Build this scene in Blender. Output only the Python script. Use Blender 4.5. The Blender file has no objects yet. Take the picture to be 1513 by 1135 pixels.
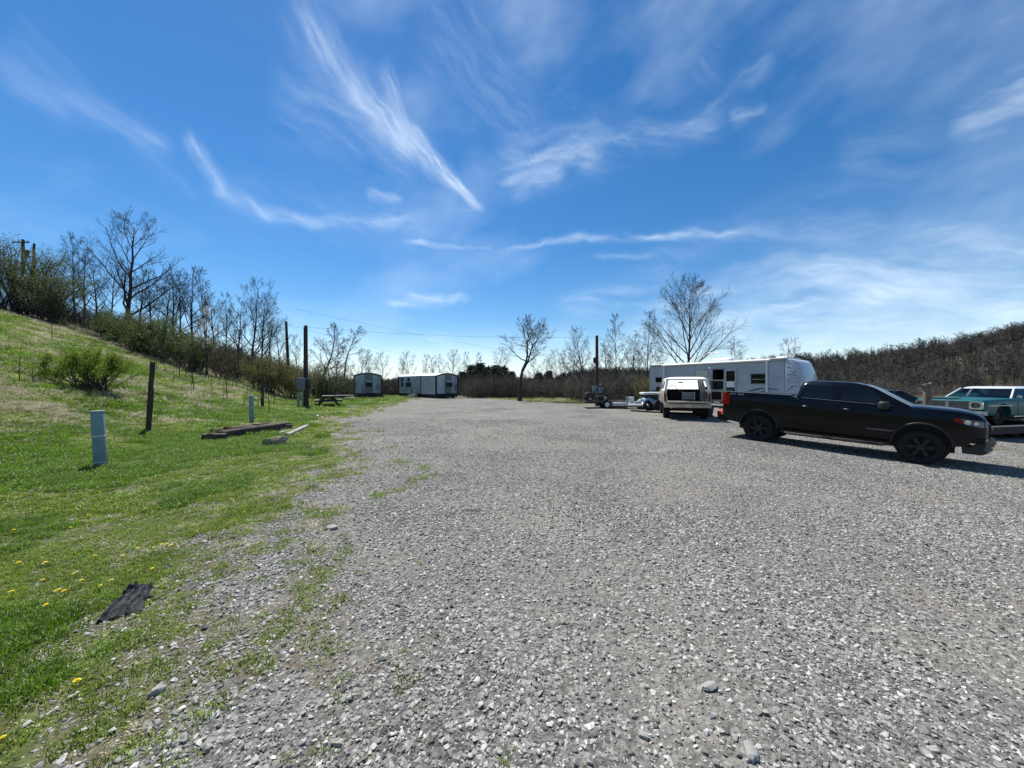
import bpy, bmesh, math, random
import numpy as np
from mathutils import Vector, Matrix
R = math.radians; PI = math.pi
S = bpy.context.scene; COL = S.collection
F, CX, CY, EYE = 546.0, 756.5, 567.5, 1.65
rng = np.random.default_rng(7)

# ------------------------------------------------------------ helpers
def tag(o, label=None, cat=None, group=None, kind=None):
    if label: o['label'] = label
    if cat: o['category'] = cat
    if group: o['group'] = group
    if kind: o['kind'] = kind
    return o
def empty(name, loc=(0,0,0), rz=0, label=None, cat=None, group=None):
    o = bpy.data.objects.new(name, None); COL.objects.link(o)
    o.location = loc; o.rotation_euler = (0,0,rz); o.empty_display_size = .2
    return tag(o, label, cat, group)
class MB:
    def __init__(s): s.v = []; s.f = []; s.m = []; s.mi = 0
    def add(s, vs, fs):
        b = len(s.v); s.v += [tuple(v) for v in vs]
        for f in fs: s.f.append([b+i for i in f]); s.m.append(s.mi)
        return s
    def box(s, x0,x1,y0,y1,z0,z1, mat=None):
        vs = [Vector((x,y,z)) for x in (x0,x1) for y in (y0,y1) for z in (z0,z1)]
        if mat: vs = [mat @ v for v in vs]
        return s.add(vs, [(0,1,3,2),(4,6,7,5),(0,4,5,1),(2,3,7,6),(0,2,6,4),(1,5,7,3)])
    def obox(s, c, sz, rot=(0,0,0)):
        from mathutils import Euler
        m = Matrix.Translation(c) @ Euler(rot).to_matrix().to_4x4()
        return s.box(-sz[0]/2,sz[0]/2,-sz[1]/2,sz[1]/2,-sz[2]/2,sz[2]/2, m)
    def loft(s, rings, caps=True, closed=True):
        n = len(rings[0]); vs = [p for r in rings for p in r]; fs = []
        for i in range(len(rings)-1):
            for j in range(n if closed else n-1):
                k = (j+1) % n
                fs.append((i*n+j, i*n+k, (i+1)*n+k, (i+1)*n+j))
        if caps: fs.append(tuple(range(n-1,-1,-1))); fs.append(tuple((len(rings)-1)*n+j for j in range(n)))
        return s.add(vs, fs)
    def tube(s, pts, rad, n=6, caps=True):
        P = [Vector(p) for p in pts]
        if not hasattr(rad, '__len__'): rad = [rad]*len(P)
        rings = []; u = None
        for i, p in enumerate(P):
            d = (P[min(i+1,len(P)-1)] - P[max(i-1,0)])
            if d.length < 1e-9: d = Vector((0,0,1))
            d.normalize()
            if u is None: u = d.orthogonal().normalized()
            else:
                u = u - d*u.dot(d)
                u = d.orthogonal().normalized() if u.length < 1e-4 else u.normalized()
            w = d.cross(u)
            rings.append([p + (u*math.cos(2*PI*k/n) + w*math.sin(2*PI*k/n))*rad[i] for k in range(n)])
        return s.loft(rings, caps)
    def prism(s, poly, a0, a1, axis='y'):
        n = len(poly)
        if axis == 'y': A = [(x,a0,z) for x,z in poly]; B = [(x,a1,z) for x,z in poly]
        elif axis == 'x': A = [(a0,y,z) for y,z in poly]; B = [(a1,y,z) for y,z in poly]
        else: A = [(x,y,a0) for x,y in poly]; B = [(x,y,a1) for x,y in poly]
        return s.add(A+B, [tuple(range(n)), tuple(range(2*n-1,n-1,-1))] + [(i,i+n,(i+1)%n+n,(i+1)%n) for i in range(n)])
    def lathe(s, prof, c, axis='y', n=24, closed=False):
        rings = []
        for k in range(n):
            a = 2*PI*k/n; ca, sa = math.cos(a), math.sin(a)
            if axis == 'y': rings.append([(c[0]+r*ca, c[1]+h, c[2]+r*sa) for r,h in prof])
            elif axis == 'z': rings.append([(c[0]+r*ca, c[1]+r*sa, c[2]+h) for r,h in prof])
            else: rings.append([(c[0]+h, c[1]+r*ca, c[2]+r*sa) for r,h in prof])
        rings.append(rings[0]); m = len(prof); b = len(s.v)
        vs = [p for r in rings[:-1] for p in r]; fs = []
        for i in range(n):
            for j in range(m if closed else m-1):
                k = (j+1) % m; i2 = (i+1) % n
                fs.append((i*m+j, i2*m+j, i2*m+k, i*m+k))
        return s.add(vs, fs)
    def ring_frame(s, outer, inner, fn, t):
        # a frame between two outlines with the same point count; fn maps (a, b, depth) to a point
        n = len(outer); vs = [fn(*p,0) for p in outer]+[fn(*p,0) for p in inner]+[fn(*p,t) for p in outer]+[fn(*p,t) for p in inner]
        fs = []
        for i in range(n):
            j = (i+1) % n
            fs += [(i,j,n+j,n+i),(2*n+i,3*n+i,3*n+j,2*n+j),(i,2*n+i,2*n+j,j),(n+i,n+j,3*n+j,3*n+i)]
        return s.add(vs, fs)
    def build(s, name, mats, parent=None, smooth=None, loc=None, uvs=False):
        me = bpy.data.meshes.new(name); me.from_pydata(s.v, [], s.f)
        if not isinstance(mats, (list,tuple)): mats = [mats]
        for m in mats: me.materials.append(m)
        if len(mats) > 1: me.polygons.foreach_set('material_index', s.m)
        bm = bmesh.new(); bm.from_mesh(me); bmesh.ops.recalc_face_normals(bm, faces=bm.faces); bm.to_mesh(me); bm.free()
        if smooth:
            me.shade_smooth(); me.set_sharp_from_angle(angle=R(smooth))
        me.update()
        o = bpy.data.objects.new(name, me); COL.objects.link(o)
        if parent: o.parent = parent
        if loc: o.location = loc
        return o
def ident(a,b,d): return (a,b,d)
def rrect(x0,x1,y0,y1,r,n=4):
    out = []
    for cx,cy,a0 in ((x1-r,y1-r,0),(x0+r,y1-r,90),(x0+r,y0+r,180),(x1-r,y0+r,270)):
        for k in range(n+1):
            a = R(a0+90*k/n); out.append((cx+r*math.cos(a), cy+r*math.sin(a)))
    return out
def bake(o, keep_smooth=35):
    dg = bpy.context.evaluated_depsgraph_get(); dg.update()
    me = bpy.data.meshes.new_from_object(o.evaluated_get(dg)); o.modifiers.clear(); o.data = me
    if keep_smooth: me.shade_smooth(); me.set_sharp_from_angle(angle=R(keep_smooth))
    return o
def cut(o, cutters, sm=35):
    cs = []
    for mb in cutters:
        c = mb.build('cutter', o.data.materials[0]); c.matrix_world = o.matrix_world.copy()
        if o.parent: c.parent = o.parent; c.matrix_world = Matrix.Identity(4); c.location = (0,0,0)
        m = o.modifiers.new('b','BOOLEAN'); m.operation = 'DIFFERENCE'; m.object = c; m.solver = 'EXACT'; cs.append(c)
    bpy.context.view_layer.update(); bake(o, sm)
    for c in cs: bpy.data.objects.remove(c)
    return o
def bevel(o, w=.01, seg=2, sm=35):
    m = o.modifiers.new('b','BEVEL'); m.width = w; m.segments = seg; m.limit_method = 'ANGLE'; m.angle_limit = R(35)
    return bake(o, sm)
def copy_tree(o, parent=None):
    c = o.copy(); COL.objects.link(c); c.parent = parent
    for ch in list(o.children): copy_tree(ch, c)
    return c
def text(name, body, size, mat, parent, M, ext=.002, sx=1.0):
    cu = bpy.data.curves.new(name,'FONT'); cu.body = body; cu.size = size; cu.extrude = ext; cu.align_x = 'CENTER'
    t = bpy.data.objects.new(name, cu); COL.objects.link(t)
    dg = bpy.context.evaluated_depsgraph_get(); dg.update()
    me = bpy.data.meshes.new_from_object(t.evaluated_get(dg)); bpy.data.objects.remove(t)
    me.transform(M @ Matrix.Diagonal((sx,1,1,1))); me.materials.clear(); me.materials.append(mat)
    o = bpy.data.objects.new(name, me); COL.objects.link(o); o.parent = parent; return o

# ------------------------------------------------------------ terrain height
P0 = np.array([-8.0,7.2]); NV = np.array([-.939,-.345])
def _h(ix, iy, sd):
    n = (ix*374761393 + iy*668265263 + sd*1442695041) & 0xffffffff
    n = ((n ^ (n >> 13)) * 1274126177) & 0xffffffff
    return ((n ^ (n >> 16)) & 0xffff) / 65535.0
def vnoise(x, y, sd=0):
    x = np.asarray(x, dtype=float); y = np.asarray(y, dtype=float)
    ix = np.floor(x).astype(np.int64); iy = np.floor(y).astype(np.int64); fx = x-ix; fy = y-iy
    fx = fx*fx*(3-2*fx); fy = fy*fy*(3-2*fy)
    a = _h(ix,iy,sd); b = _h(ix+1,iy,sd); c = _h(ix,iy+1,sd); d = _h(ix+1,iy+1,sd)
    return (a*(1-fx)+b*fx)*(1-fy)+(c*(1-fx)+d*fx)*fy
def fbm(x, y, sd=0, o=4):
    t = 0; a = .5; 
    for i in range(o): t = t + a*vnoise(x, y, sd+i*17); x = x*2.03+5.1; y = y*2.03+3.7; a *= .5
    return t/(1-.5**o)
def sst(a, b, x): t = np.clip((x-a)/(b-a),0,1); return t*t*(3-2*t)
RX = [-9,-1.39,-1.0,-.47,-.1,.17,.2,.3,.45,.55,.63,.72,.82,.9,1.0,1.14,1.26,1.39,1.7,3]
RE = [.02,.02,.028,.044,.048,.046,.05,.056,.06,.070,.080,.090,.094,.102,.116,.145,.175,.212,.245,.25]
def slope_s(x, y): return (x-P0[0])*NV[0]+(y-P0[1])*NV[1]-1.0
def Hn(x, y):
    x = np.asarray(x, dtype=float); y = np.asarray(y, dtype=float)
    s = slope_s(x,y)
    sl = .37*.5*(s+np.sqrt(s*s+2.25)); sl = sl/(1+(sl/13)**3)**(1/3)
    sl = sl*(1-sst(60,110,np.hypot(x,y)))
    sl = sl + (fbm(x/3.2,y/3.2,3,3)-.5)*.22*sst(0,3,s)
    rr = np.hypot(x,y)
    z = sl - 3*sst(55,75,y)
    z = z + (fbm(x/1.7,y/1.7,9,3)-.5)*.05*(1-sst(20,60,rr))
    # shallow wheel ruts running up the lot
    u = x + .16*y
    z = z - .025*np.exp(-((u-1.0)/.22)**2) - .022*np.exp(-((u+.75)/.22)**2)
    # the lot falls gently away to the right
    q = (x-.5*y-.6)*(1-sst(24,34,y)); q = .5*(q+np.sqrt(q*q+.5)); z = z-.047*q/(1+(q/8.5)**4)**.25*sst(-3,1,y)
    a = np.where(y > .05, x/np.maximum(y,.05), np.sign(x)*9)
    e = np.interp(a, RX, RE)*np.where(y > 0, y/np.maximum(rr,.01), .15)
    ridge = np.maximum(e*215-7, -1)+(fbm(x/40,y/40,21,3)-.5)*5*sst(100,180,rr)
    z = z + ridge*sst(80,215,rr)
    return z
def H(x, y): return float(Hn(x,y))
EY = [-40,0,1.6,1.95,2.6,3.5,5.05,6.95,10,16.1,24.8,38,50,60]
EX = [-1.5,-1.6,-1.95,-2.1,-2.45,-2.65,-2.9,-3.4,-5.1,-8.2,-9.9,-11.2,-12,-12]
def grassf(x, y):
    """0 = gravel, 1 = turf"""
    x = np.asarray(x, dtype=float); y = np.asarray(y, dtype=float)
    e = np.interp(y, EY, EX)-.22; w = .30+.02*np.abs(y)
    d = (e - x) + (fbm(x*1.1,y*1.1,31,4)-.5)*(1.5+.05*np.abs(y))
    g = sst(-.95-.03*np.abs(y), .4+.03*np.abs(y), d + (fbm(x*4,y*4,33,3)-.5)*.7)
    # weedy patches left inside the gravel
    g2 = sst(.56,.74,fbm(x*1.3+9,y*1.3,41,5))*np.exp(-((x-e-.8)/1.2)**2)*.42
    far = sst(39,42,y+(fbm(x*.3,y*.3,5,3)-.5)*4+np.clip(x*1.5+3,-7,11)+ .35*np.clip(x+4,-20,0))*sst(14,10,x)*.5
    rt = sst(.0,1.5,x-10.5)*sst(5.5,8,y)*sst(.5,.62,fbm(x*.5,y*.5,51,4))*.3
    return np.clip(np.maximum.reduce([g,g2,far,rt]),0,1)
def dirtf(x, y):
    """packed fines and dust between the loose stone"""
    x = np.asarray(x, dtype=float); y = np.asarray(y, dtype=float)
    n = fbm(x*.9,y*.9,121,5); d = sst(.56,.72,fbm(x*.30+4,y*.22,111,4))*.7
    for cx_,cy_,sx,sy in ((-.9,13.5,1.6,1.4),(2.4,17,2.2,1.2),(6.0,21,2.4,1.0),(.5,4.4,.9,.5),(2.6,2.9,.7,.35),(-1.2,3.4,.5,.6),(-.9,2.2,.35,.4),(4.6,5.2,1.2,.5)):
        d = np.maximum(d, np.exp(-((x-cx_)/sx)**2-((y-cy_)/sy)**2))
    e = np.interp(y, EY, EX); d = np.maximum(d, .85*np.exp(-((x-e-1.1-.05*y)/(.75+.07*np.abs(y)))**2)*sst(.36,.62,fbm(x*1.2+30,y*1.2,131,5)))
    u = x+.16*y+.3*np.sin(y*.2)
    for c in (1.0,-.75,3.6,5.3): d = np.maximum(d, .5*np.exp(-((u-c)/.22)**2))
    return np.clip(d*sst(.38,.6,n+.05),0,1)
def litterf(x, y):
    s = slope_s(x,y); 
    n = (fbm(x*.25,y*.25,61,3)-.5)*8
    a = sst(24,30,y + n*.6 - 0.0*x)*sst(4,7,s+n*.3)
    b = sst(47,53,y+n*.4+np.clip(x*.9,0,14))
    return np.clip(np.maximum(a,b),0,1)
def G(px, D): x = (px-CX)/F*D; return (x, D, H(x, D))

# ------------------------------------------------------------ materials
def mat(name, col=(.5,.5,.5), rough=.6, metal=0, noise=0, nscale=8, bump=0, bscale=40, spec=.5, coat=0, trans=0, col2=None, alpha=1, transl=0, rnd=0):
    m = bpy.data.materials.new(name); m.use_nodes = True; nt = m.node_tree; N = nt.nodes; L = nt.links
    b = N['Principled BSDF']; b.inputs['Roughness'].default_value = rough; b.inputs['Metallic'].default_value = metal
    b.inputs['Specular IOR Level'].default_value = spec; b.inputs['Coat Weight'].default_value = coat; b.inputs['Coat Roughness'].default_value = .04
    b.inputs['Transmission Weight'].default_value = trans; b.inputs['Alpha'].default_value = alpha
    b.inputs['Base Color'].default_value = (*col,1)
    src = None
    if noise or col2:
        tc = N.new('ShaderNodeTexCoord'); nz = N.new('ShaderNodeTexNoise'); nz.inputs['Scale'].default_value = nscale; nz.inputs['Detail'].default_value = 6
        L.new(tc.outputs['Object'], nz.inputs['Vector'])
        cr = N.new('ShaderNodeValToRGB'); cr.color_ramp.elements[0].position = .3; cr.color_ramp.elements[1].position = .7
        c2 = col2 or tuple(min(1,c*(1+noise)) for c in col); c1 = col if col2 else tuple(c*(1-noise) for c in col)
        cr.color_ramp.elements[0].color = (*c1,1); cr.color_ramp.elements[1].color = (*c2,1)
        L.new(nz.outputs['Fac'], cr.inputs[0]); src = cr.outputs[0]; L.new(src, b.inputs['Base Color'])
        rr = N.new('ShaderNodeMapRange'); rr.inputs['To Min'].default_value = max(0,rough-.1); rr.inputs['To Max'].default_value = min(1,rough+.12)
        L.new(nz.outputs['Fac'], rr.inputs['Value']); L.new(rr.outputs[0], b.inputs['Roughness'])
    if rnd:
        oi = N.new('ShaderNodeObjectInfo'); hs = N.new('ShaderNodeHueSaturation'); mr = N.new('ShaderNodeMapRange')
        mr.inputs['To Min'].default_value = 1-rnd; mr.inputs['To Max'].default_value = 1+rnd
        L.new(oi.outputs['Random'], mr.inputs['Value']); L.new(mr.outputs[0], hs.inputs['Value'])
        if src: L.new(src, hs.inputs['Color'])
        else: hs.inputs['Color'].default_value = (*col,1)
        src = hs.outputs[0]; L.new(src, b.inputs['Base Color'])
    if bump:
        tc2 = N.new('ShaderNodeTexCoord'); n2 = N.new('ShaderNodeTexNoise'); n2.inputs['Scale'].default_value = bscale; n2.inputs['Detail'].default_value = 5
        bp = N.new('ShaderNodeBump'); bp.inputs['Strength'].default_value = bump; bp.inputs['Distance'].default_value = .02
        L.new(tc2.outputs['Object'], n2.inputs['Vector']); L.new(n2.outputs['Fac'], bp.inputs['Height']); L.new(bp.outputs[0], b.inputs['Normal'])
    if transl:
        t = N.new('ShaderNodeBsdfTranslucent'); mx = N.new('ShaderNodeMixShader'); mx.inputs[0].default_value = transl
        if src: L.new(src, t.inputs[0])
        else: t.inputs[0].default_value = (*col,1)
        out = N['Material Output']; L.new(b.outputs[0], mx.inputs[1]); L.new(t.outputs[0], mx.inputs[2]); L.new(mx.outputs[0], out.inputs[0])
    return m
def glass(name, col=(.8,.85,.85), tr=.7, rough=.02, refl=1.0):
    m = bpy.data.materials.new(name); m.use_nodes = True; nt = m.node_tree; N = nt.nodes; L = nt.links; N.remove(N['Principled BSDF'])
    t = N.new('ShaderNodeBsdfTransparent'); t.inputs[0].default_value = (*[c*tr for c in col],1)
    g = N.new('ShaderNodeBsdfGlossy'); g.inputs['Roughness'].default_value = rough
    fr = N.new('ShaderNodeFresnel'); fr.inputs[0].default_value = 1.45
    ml = N.new('ShaderNodeMath'); ml.operation = 'MULTIPLY'; ml.inputs[1].default_value = refl; L.new(fr.outputs[0], ml.inputs[0])
    mx = N.new('ShaderNodeMixShader'); L.new(ml.outputs[0], mx.inputs[0]); L.new(t.outputs[0], mx.inputs[1]); L.new(g.outputs[0], mx.inputs[2])
    L.new(mx.outputs[0], N['Material Output'].inputs[0]); return m
M = {}
M['black_paint'] = mat('black_paint',(.0015,.002,.005),.22,0,.2,3,coat=.16,spec=.22)
M['black_plastic'] = mat('black_plastic',(.012,.012,.013),.55,0,.3,20)
M['rubber'] = mat('rubber',(.014,.014,.015),.8,0,.35,14,bump=.3,bscale=60,spec=.25)
M['dark_glass'] = mat('dark_glass',(.003,.004,.006),.04,spec=.5)
M['chrome'] = mat('chrome',(.75,.75,.77),.14,1,.1,8)
M['steel'] = mat('steel',(.35,.35,.36),.4,.9,.3,10)
M['clear_lens'] = mat('clear_lens',(.09,.10,.12),.1,.3,.25,30)
M['red_lens'] = mat('red_lens',(.30,.008,.008),.15,0,.2,10,transl=.35)
M['interior'] = mat('interior',(.012,.011,.011),.85,0,.4,6)
M['white_badge'] = mat('white_badge',(.5,.48,.52),.4)
M['windshield'] = glass('windshield',(.7,.75,.75),.45,.02,1.4)
M['dusty_sky_screen'] = mat('dusty_sky_screen',(.09,.105,.12),.28,0,.15,5,spec=.6)  # grey-blue base stands for dust and the sky reflected in the windshield
M['car_glass'] = glass('car_glass',(.8,.86,.84),.8,.02,1.1)
M['cream_paint'] = mat('cream_paint',(.5,.465,.38),.35,0,.14,4,coat=.3)
M['white_cap'] = mat('white_cap',(.78,.76,.70),.5,0,.1,6)
M['dusty_glare_glass'] = mat('dusty_glare_glass',(.8,.83,.84),.5,0,.08,5,transl=.85)  # white translucent base stands for sun glare on a dusty windshield
M['teal_paint'] = mat('teal_paint',(.003,.085,.092),.35,0,.2,3,coat=.08,spec=.35)
M['teal_dark'] = mat('teal_dark',(.012,.03,.028),.5,0,.4,5)
M['pale_roof'] = mat('pale_roof',(.55,.6,.6),.35,0,.1,4,coat=.4)
M['grey_paint'] = mat('grey_paint',(.06,.065,.07),.3,0,.2,4,coat=.5)
M['rust'] = mat('rust',(.10,.045,.025),.8,.2,.5,10,bump=.3)
M['black_steel'] = mat('black_steel',(.015,.014,.014),.6,.4,.5,12)
M['dark_metal'] = mat('dark_metal',(.05,.045,.04),.65,.5,.5,14)
M['weathered_wood'] = mat('weathered_wood',(.10,.075,.055),.9,0,.5,9,bump=.6,bscale=30,col2=(.2,.165,.13))
M['tie_wood'] = mat('tie_wood',(.022,.016,.012),.9,0,.5,9,bump=.9,bscale=25,col2=(.10,.07,.05))
M['dark_wood'] = mat('dark_wood',(.03,.024,.02),.9,0,.5,9,bump=.6,bscale=25,col2=(.07,.055,.045))
M['grey_wood'] = mat('grey_wood',(.22,.2,.18),.9,0,.4,9,bump=.7,bscale=25,col2=(.38,.35,.31))
M['pole_wood'] = mat('pole_wood',(.035,.024,.018),.9,0,.4,6,bump=.5,bscale=30,col2=(.075,.05,.036))
M['box_grey'] = mat('box_grey',(.16,.19,.2),.5,.2,.25,6)
M['pedestal_grey'] = mat('pedestal_grey',(.17,.26,.28),.5,0,.14,6,bump=.15,bscale=18)
M['white_plastic'] = mat('white_plastic',(.75,.75,.74),.45,0,.12,6)
M['pale_board'] = mat('pale_board',(.68,.66,.6),.7,0,.15,7)
M['blue_tarp'] = mat('blue_tarp',(.08,.2,.34),.5,0,.3,9,transl=.2,col2=(.45,.6,.66))
M['black_bag'] = mat('black_bag',(.012,.012,.014),.3,0,.2,20,bump=.5,bscale=14)
M['tan_rock'] = mat('tan_rock',(.22,.16,.10),.95,0,.4,8,bump=.8,bscale=22,col2=(.42,.33,.22))
M['pale_rock'] = mat('pale_rock',(.33,.32,.29),.9,0,.2,8,bump=.6,bscale=30,col2=(.47,.455,.42))
M['brick'] = mat('brick',(.3,.1,.07),.9,0,.3,9,bump=.5)
M['fabric_black'] = mat('fabric_black',(.028,.03,.034),.75,0,.5,30,bump=.6,bscale=90)
M['yellow_petal'] = mat('yellow_petal',(.9,.74,.015),.6,transl=.3)
M['bark'] = mat('bark',(.028,.023,.02),.95,0,.4,5,bump=.4,bscale=20,col2=(.062,.052,.045))
M['bark_pale'] = mat('bark_pale',(.13,.115,.1),.95,0,.4,5,bump=.4,bscale=20,col2=(.24,.22,.195))
M['bark_brush'] = mat('bark_brush',(.066,.054,.043),.95,0,.4,3,col2=(.155,.132,.104),rnd=.4)
M['bark_far'] = mat('bark_far',(.044,.039,.033),.95,0,.4,.3,col2=(.098,.088,.073),rnd=.4)
M['leaf_bright'] = mat('leaf_bright',(.17,.27,.02),.6,0,.3,1.5,transl=.5)
M['leaf_olive'] = mat('leaf_olive',(.075,.1,.03),.65,0,.4,1.2,transl=.4,col2=(.15,.18,.055))
M['leaf_yellow'] = mat('leaf_yellow',(.17,.16,.045),.65,0,.35,1.2,transl=.4,rnd=.2)
M['blossom'] = mat('blossom',(.75,.66,.55),.7,0,.15,3,transl=.4)
M['pine'] = mat('pine',(.012,.022,.010),.8,0,.4,2,col2=(.026,.042,.018),transl=.15)

def siding(name, col, axis, step, depth=.5, dirt=.12, rough=.5):
    m = mat(name, col, rough, 0, dirt, 1.3); nt = m.node_tree; N = nt.nodes; L = nt.links; b = N['Principled BSDF']
    tc = N.new('ShaderNodeTexCoord'); sp = N.new('ShaderNodeSeparateXYZ'); L.new(tc.outputs['Object'], sp.inputs[0])
    mu = N.new('ShaderNodeMath'); mu.operation = 'MULTIPLY'; mu.inputs[1].default_value = 1/step; L.new(sp.outputs[axis], mu.inputs[0])
    fr = N.new('ShaderNodeMath'); fr.operation = 'FRACT'; L.new(mu.outputs[0], fr.inputs[0])
    pw = N.new('ShaderNodeMath'); pw.operation = 'POWER'; pw.inputs[1].default_value = 6; L.new(fr.outputs[0], pw.inputs[0])
    bp = N.new('ShaderNodeBump'); bp.inputs['Strength'].default_value = depth; bp.inputs['Distance'].default_value = .02; bp.invert = True
    L.new(pw.outputs[0], bp.inputs['Height']); L.new(bp.outputs[0], b.inputs['Normal']); return m
M['rv_siding'] = siding('rv_siding',(.40,.43,.46),'Z',.2,.6)
M['rv_cap'] = mat('rv_cap',(.42,.47,.52),.3,0,.06,2,coat=.3)
M['rv_roof'] = mat('rv_roof',(.62,.6,.55),.7,0,.15,3)
M['panel_white'] = siding('panel_white',(.40,.45,.48),'X',.3,.5,.14)
M['panel_white_y'] = siding('panel_white_y',(.40,.45,.48),'Y',.3,.5,.14)
M['trim_black'] = mat('trim_black',(.012,.013,.018),.6)
M['roof_metal'] = mat('roof_metal',(.6,.6,.58),.5,.3,.15,4)
M['wire'] = mat('wire',(.03,.03,.03),.6)
M['curtain'] = mat('curtain',(.55,.53,.42),.9,0,.1,6)
M['navy'] = mat('navy',(.03,.035,.08),.4)
M['red_plastic'] = mat('red_plastic',(.45,.012,.012),.4,0,.15,8)
M['blue_plastic'] = mat('blue_plastic',(.012,.018,.04),.45,0,.2,8)
# ------------------------------------------------------------ ground material
def ground_mat():
    m = bpy.data.materials.new('lot_ground'); m.use_nodes = True; nt = m.node_tree; N = nt.nodes; L = nt.links; b = N['Principled BSDF']
    b.inputs['Roughness'].default_value = .95; b.inputs['Specular IOR Level'].default_value = .15
    geo = N.new('ShaderNodeNewGeometry')
    def noise(sc, det=5, rough=.6, vec=None):
        n = N.new('ShaderNodeTexNoise'); n.inputs['Scale'].default_value = sc; n.inputs['Detail'].default_value = det; n.inputs['Roughness'].default_value = rough
        L.new(vec or geo.outputs['Position'], n.inputs['Vector']); return n.outputs['Fac']
    def ramp(src, stops):
        r = N.new('ShaderNodeValToRGB'); e = r.color_ramp.elements
        while len(e) < len(stops): e.new(.5)
        for el,(p,c) in zip(e, stops): el.position = p; el.color = (*c,1)
        L.new(src, r.inputs[0]); return r.outputs[0]
    def mix(f, a, c, mode='MIX'):
        x = N.new('ShaderNodeMix'); x.data_type = 'RGBA'; x.blend_type = mode
        if isinstance(f,(int,float)): x.inputs[0].default_value = f
        else: L.new(f, x.inputs[0])
        L.new(a, x.inputs[6]); L.new(c, x.inputs[7]); return x.outputs[2]
    def math_(op, a, c=None, cl=False):
        x = N.new('ShaderNodeMath'); x.operation = op; x.use_clamp = cl
        for i,v in enumerate((a,c)):
            if v is None: continue
            if isinstance(v,(int,float)): x.inputs[i].default_value = v
            else: L.new(v, x.inputs[i])
        return x.outputs[0]
    def vor(sc, feat='F1', out='Color'):
        v = N.new('ShaderNodeTexVoronoi'); v.inputs['Scale'].default_value = sc; v.feature = feat
        L.new(geo.outputs['Position'], v.inputs['Vector']); return v
    # gravel: crushed limestone at two sizes
    v1 = vor(28); v2 = vor(60); v3 = vor(9)
    s1 = N.new('ShaderNodeSeparateColor'); L.new(v1.outputs['Color'], s1.inputs[0])
    s2 = N.new('ShaderNodeSeparateColor'); L.new(v2.outputs['Color'], s2.inputs[0])
    s3 = N.new('ShaderNodeSeparateColor'); L.new(v3.outputs['Color'], s3.inputs[0])
    g1 = ramp(s1.outputs[0], [(0,(.07,.067,.06)),(.35,(.165,.16,.148)),(.7,(.27,.263,.245)),(.92,(.46,.445,.41)),(1,(.6,.58,.54))])
    g2 = ramp(s2.outputs[1], [(0,(.09,.087,.08)),(.5,(.2,.195,.18)),(.9,(.37,.36,.33)),(1,(.52,.5,.46))])
    gr = mix(.5, g1, g2)
    edge = ramp(v1.outputs['Distance'], [(0,(1,1,1)),(.45,(.95,.95,.95)),(.75,(.55,.55,.56))])
    gr = mix(.8, gr, edge, 'MULTIPLY')
    patch = ramp(noise(.35,6,.65), [(.36,(.62,.62,.63)),(.5,(.86,.86,.86)),(.66,(1.12,1.09,1.03))])
    gr = mix(1.0, gr, patch, 'MULTIPLY')
    fine = ramp(noise(70,3,.7), [(.3,(.06,.055,.05)),(.7,(.26,.25,.235))])
    gr = mix(ramp(noise(.9,5,.7), [(.5,(0,0,0)),(.68,(.6,.6,.6))]), gr, fine)
    tan = ramp(noise(25,4,.7), [(.3,(.15,.12,.085)),(.7,(.36,.31,.24))])
    gr = mix(ramp(noise(.55,6,.6), [(.56,(0,0,0)),(.68,(.55,.55,.55))]), gr, tan)
    at_t = N.new('ShaderNodeAttribute'); at_t.attribute_name = 'dirt'
    fines = ramp(noise(60,5,.8), [(.3,(.11,.10,.086)),(.55,(.22,.206,.18)),(.75,(.4,.375,.33))])
    gr = mix(math_('MULTIPLY', at_t.outputs['Fac'], .75), gr, fines)
    # turf with soil and thatch
    soil = ramp(noise(20,5,.7), [(.3,(.03,.028,.014)),(.7,(.10,.09,.045))])
    turf = ramp(noise(6,6,.7), [(.25,(.05,.085,.012)),(.5,(.09,.15,.018)),(.75,(.15,.19,.04))])
    thatch = ramp(noise(38,4,.8), [(.3,(.10,.09,.05)),(.7,(.34,.30,.2))])
    tf = mix(ramp(noise(14,5,.75), [(.38,(.25,.25,.25)),(.6,(.85,.85,.85))]), turf, soil)
    at_d = N.new('ShaderNodeAttribute'); at_d.attribute_name = 'dry'
    dryn = math_('MULTIPLY', at_d.outputs['Fac'], ramp(noise(3,6,.75), [(.42,(0,0,0)),(.56,(1,1,1))]))
    tf = mix(dryn, tf, thatch)
    lit = ramp(noise(3,7,.75), [(.3,(.028,.024,.018)),(.5,(.055,.047,.035)),(.7,(.09,.078,.058))])
    at_g = N.new('ShaderNodeAttribute'); at_g.attribute_name = 'grass'
    at_l = N.new('ShaderNodeAttribute'); at_l.attribute_name = 'litter'
    gm = math_('ADD', at_g.outputs['Fac'], math_('MULTIPLY', math_('SUBTRACT', noise(7,6,.7), .5), .9))
    gm = ramp(gm, [(.40,(0,0,0)),(.66,(1,1,1))])
    moss = ramp(noise(30,5,.75), [(.3,(.05,.045,.025)),(.55,(.13,.11,.06)),(.75,(.26,.22,.14))])
    mm = math_('ADD', math_('MULTIPLY', at_g.outputs['Fac'], 1.3), math_('MULTIPLY', math_('SUBTRACT', noise(5,6,.75), .5), 1.4))
    gr = mix(ramp(mm, [(.22,(0,0,0)),(.6,(.8,.8,.8))]), gr, moss)
    c = mix(gm, gr, tf); c = mix(at_l.outputs['Fac'], c, lit)
    L.new(c, b.inputs['Base Color'])
    bh = math_('ADD', math_('MULTIPLY', v1.outputs['Distance'], -1.0), math_('MULTIPLY', noise(45,4,.7), .8))
    bp = N.new('ShaderNodeBump'); bp.inputs['Strength'].default_value = .8; bp.inputs['Distance'].default_value = .02
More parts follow.
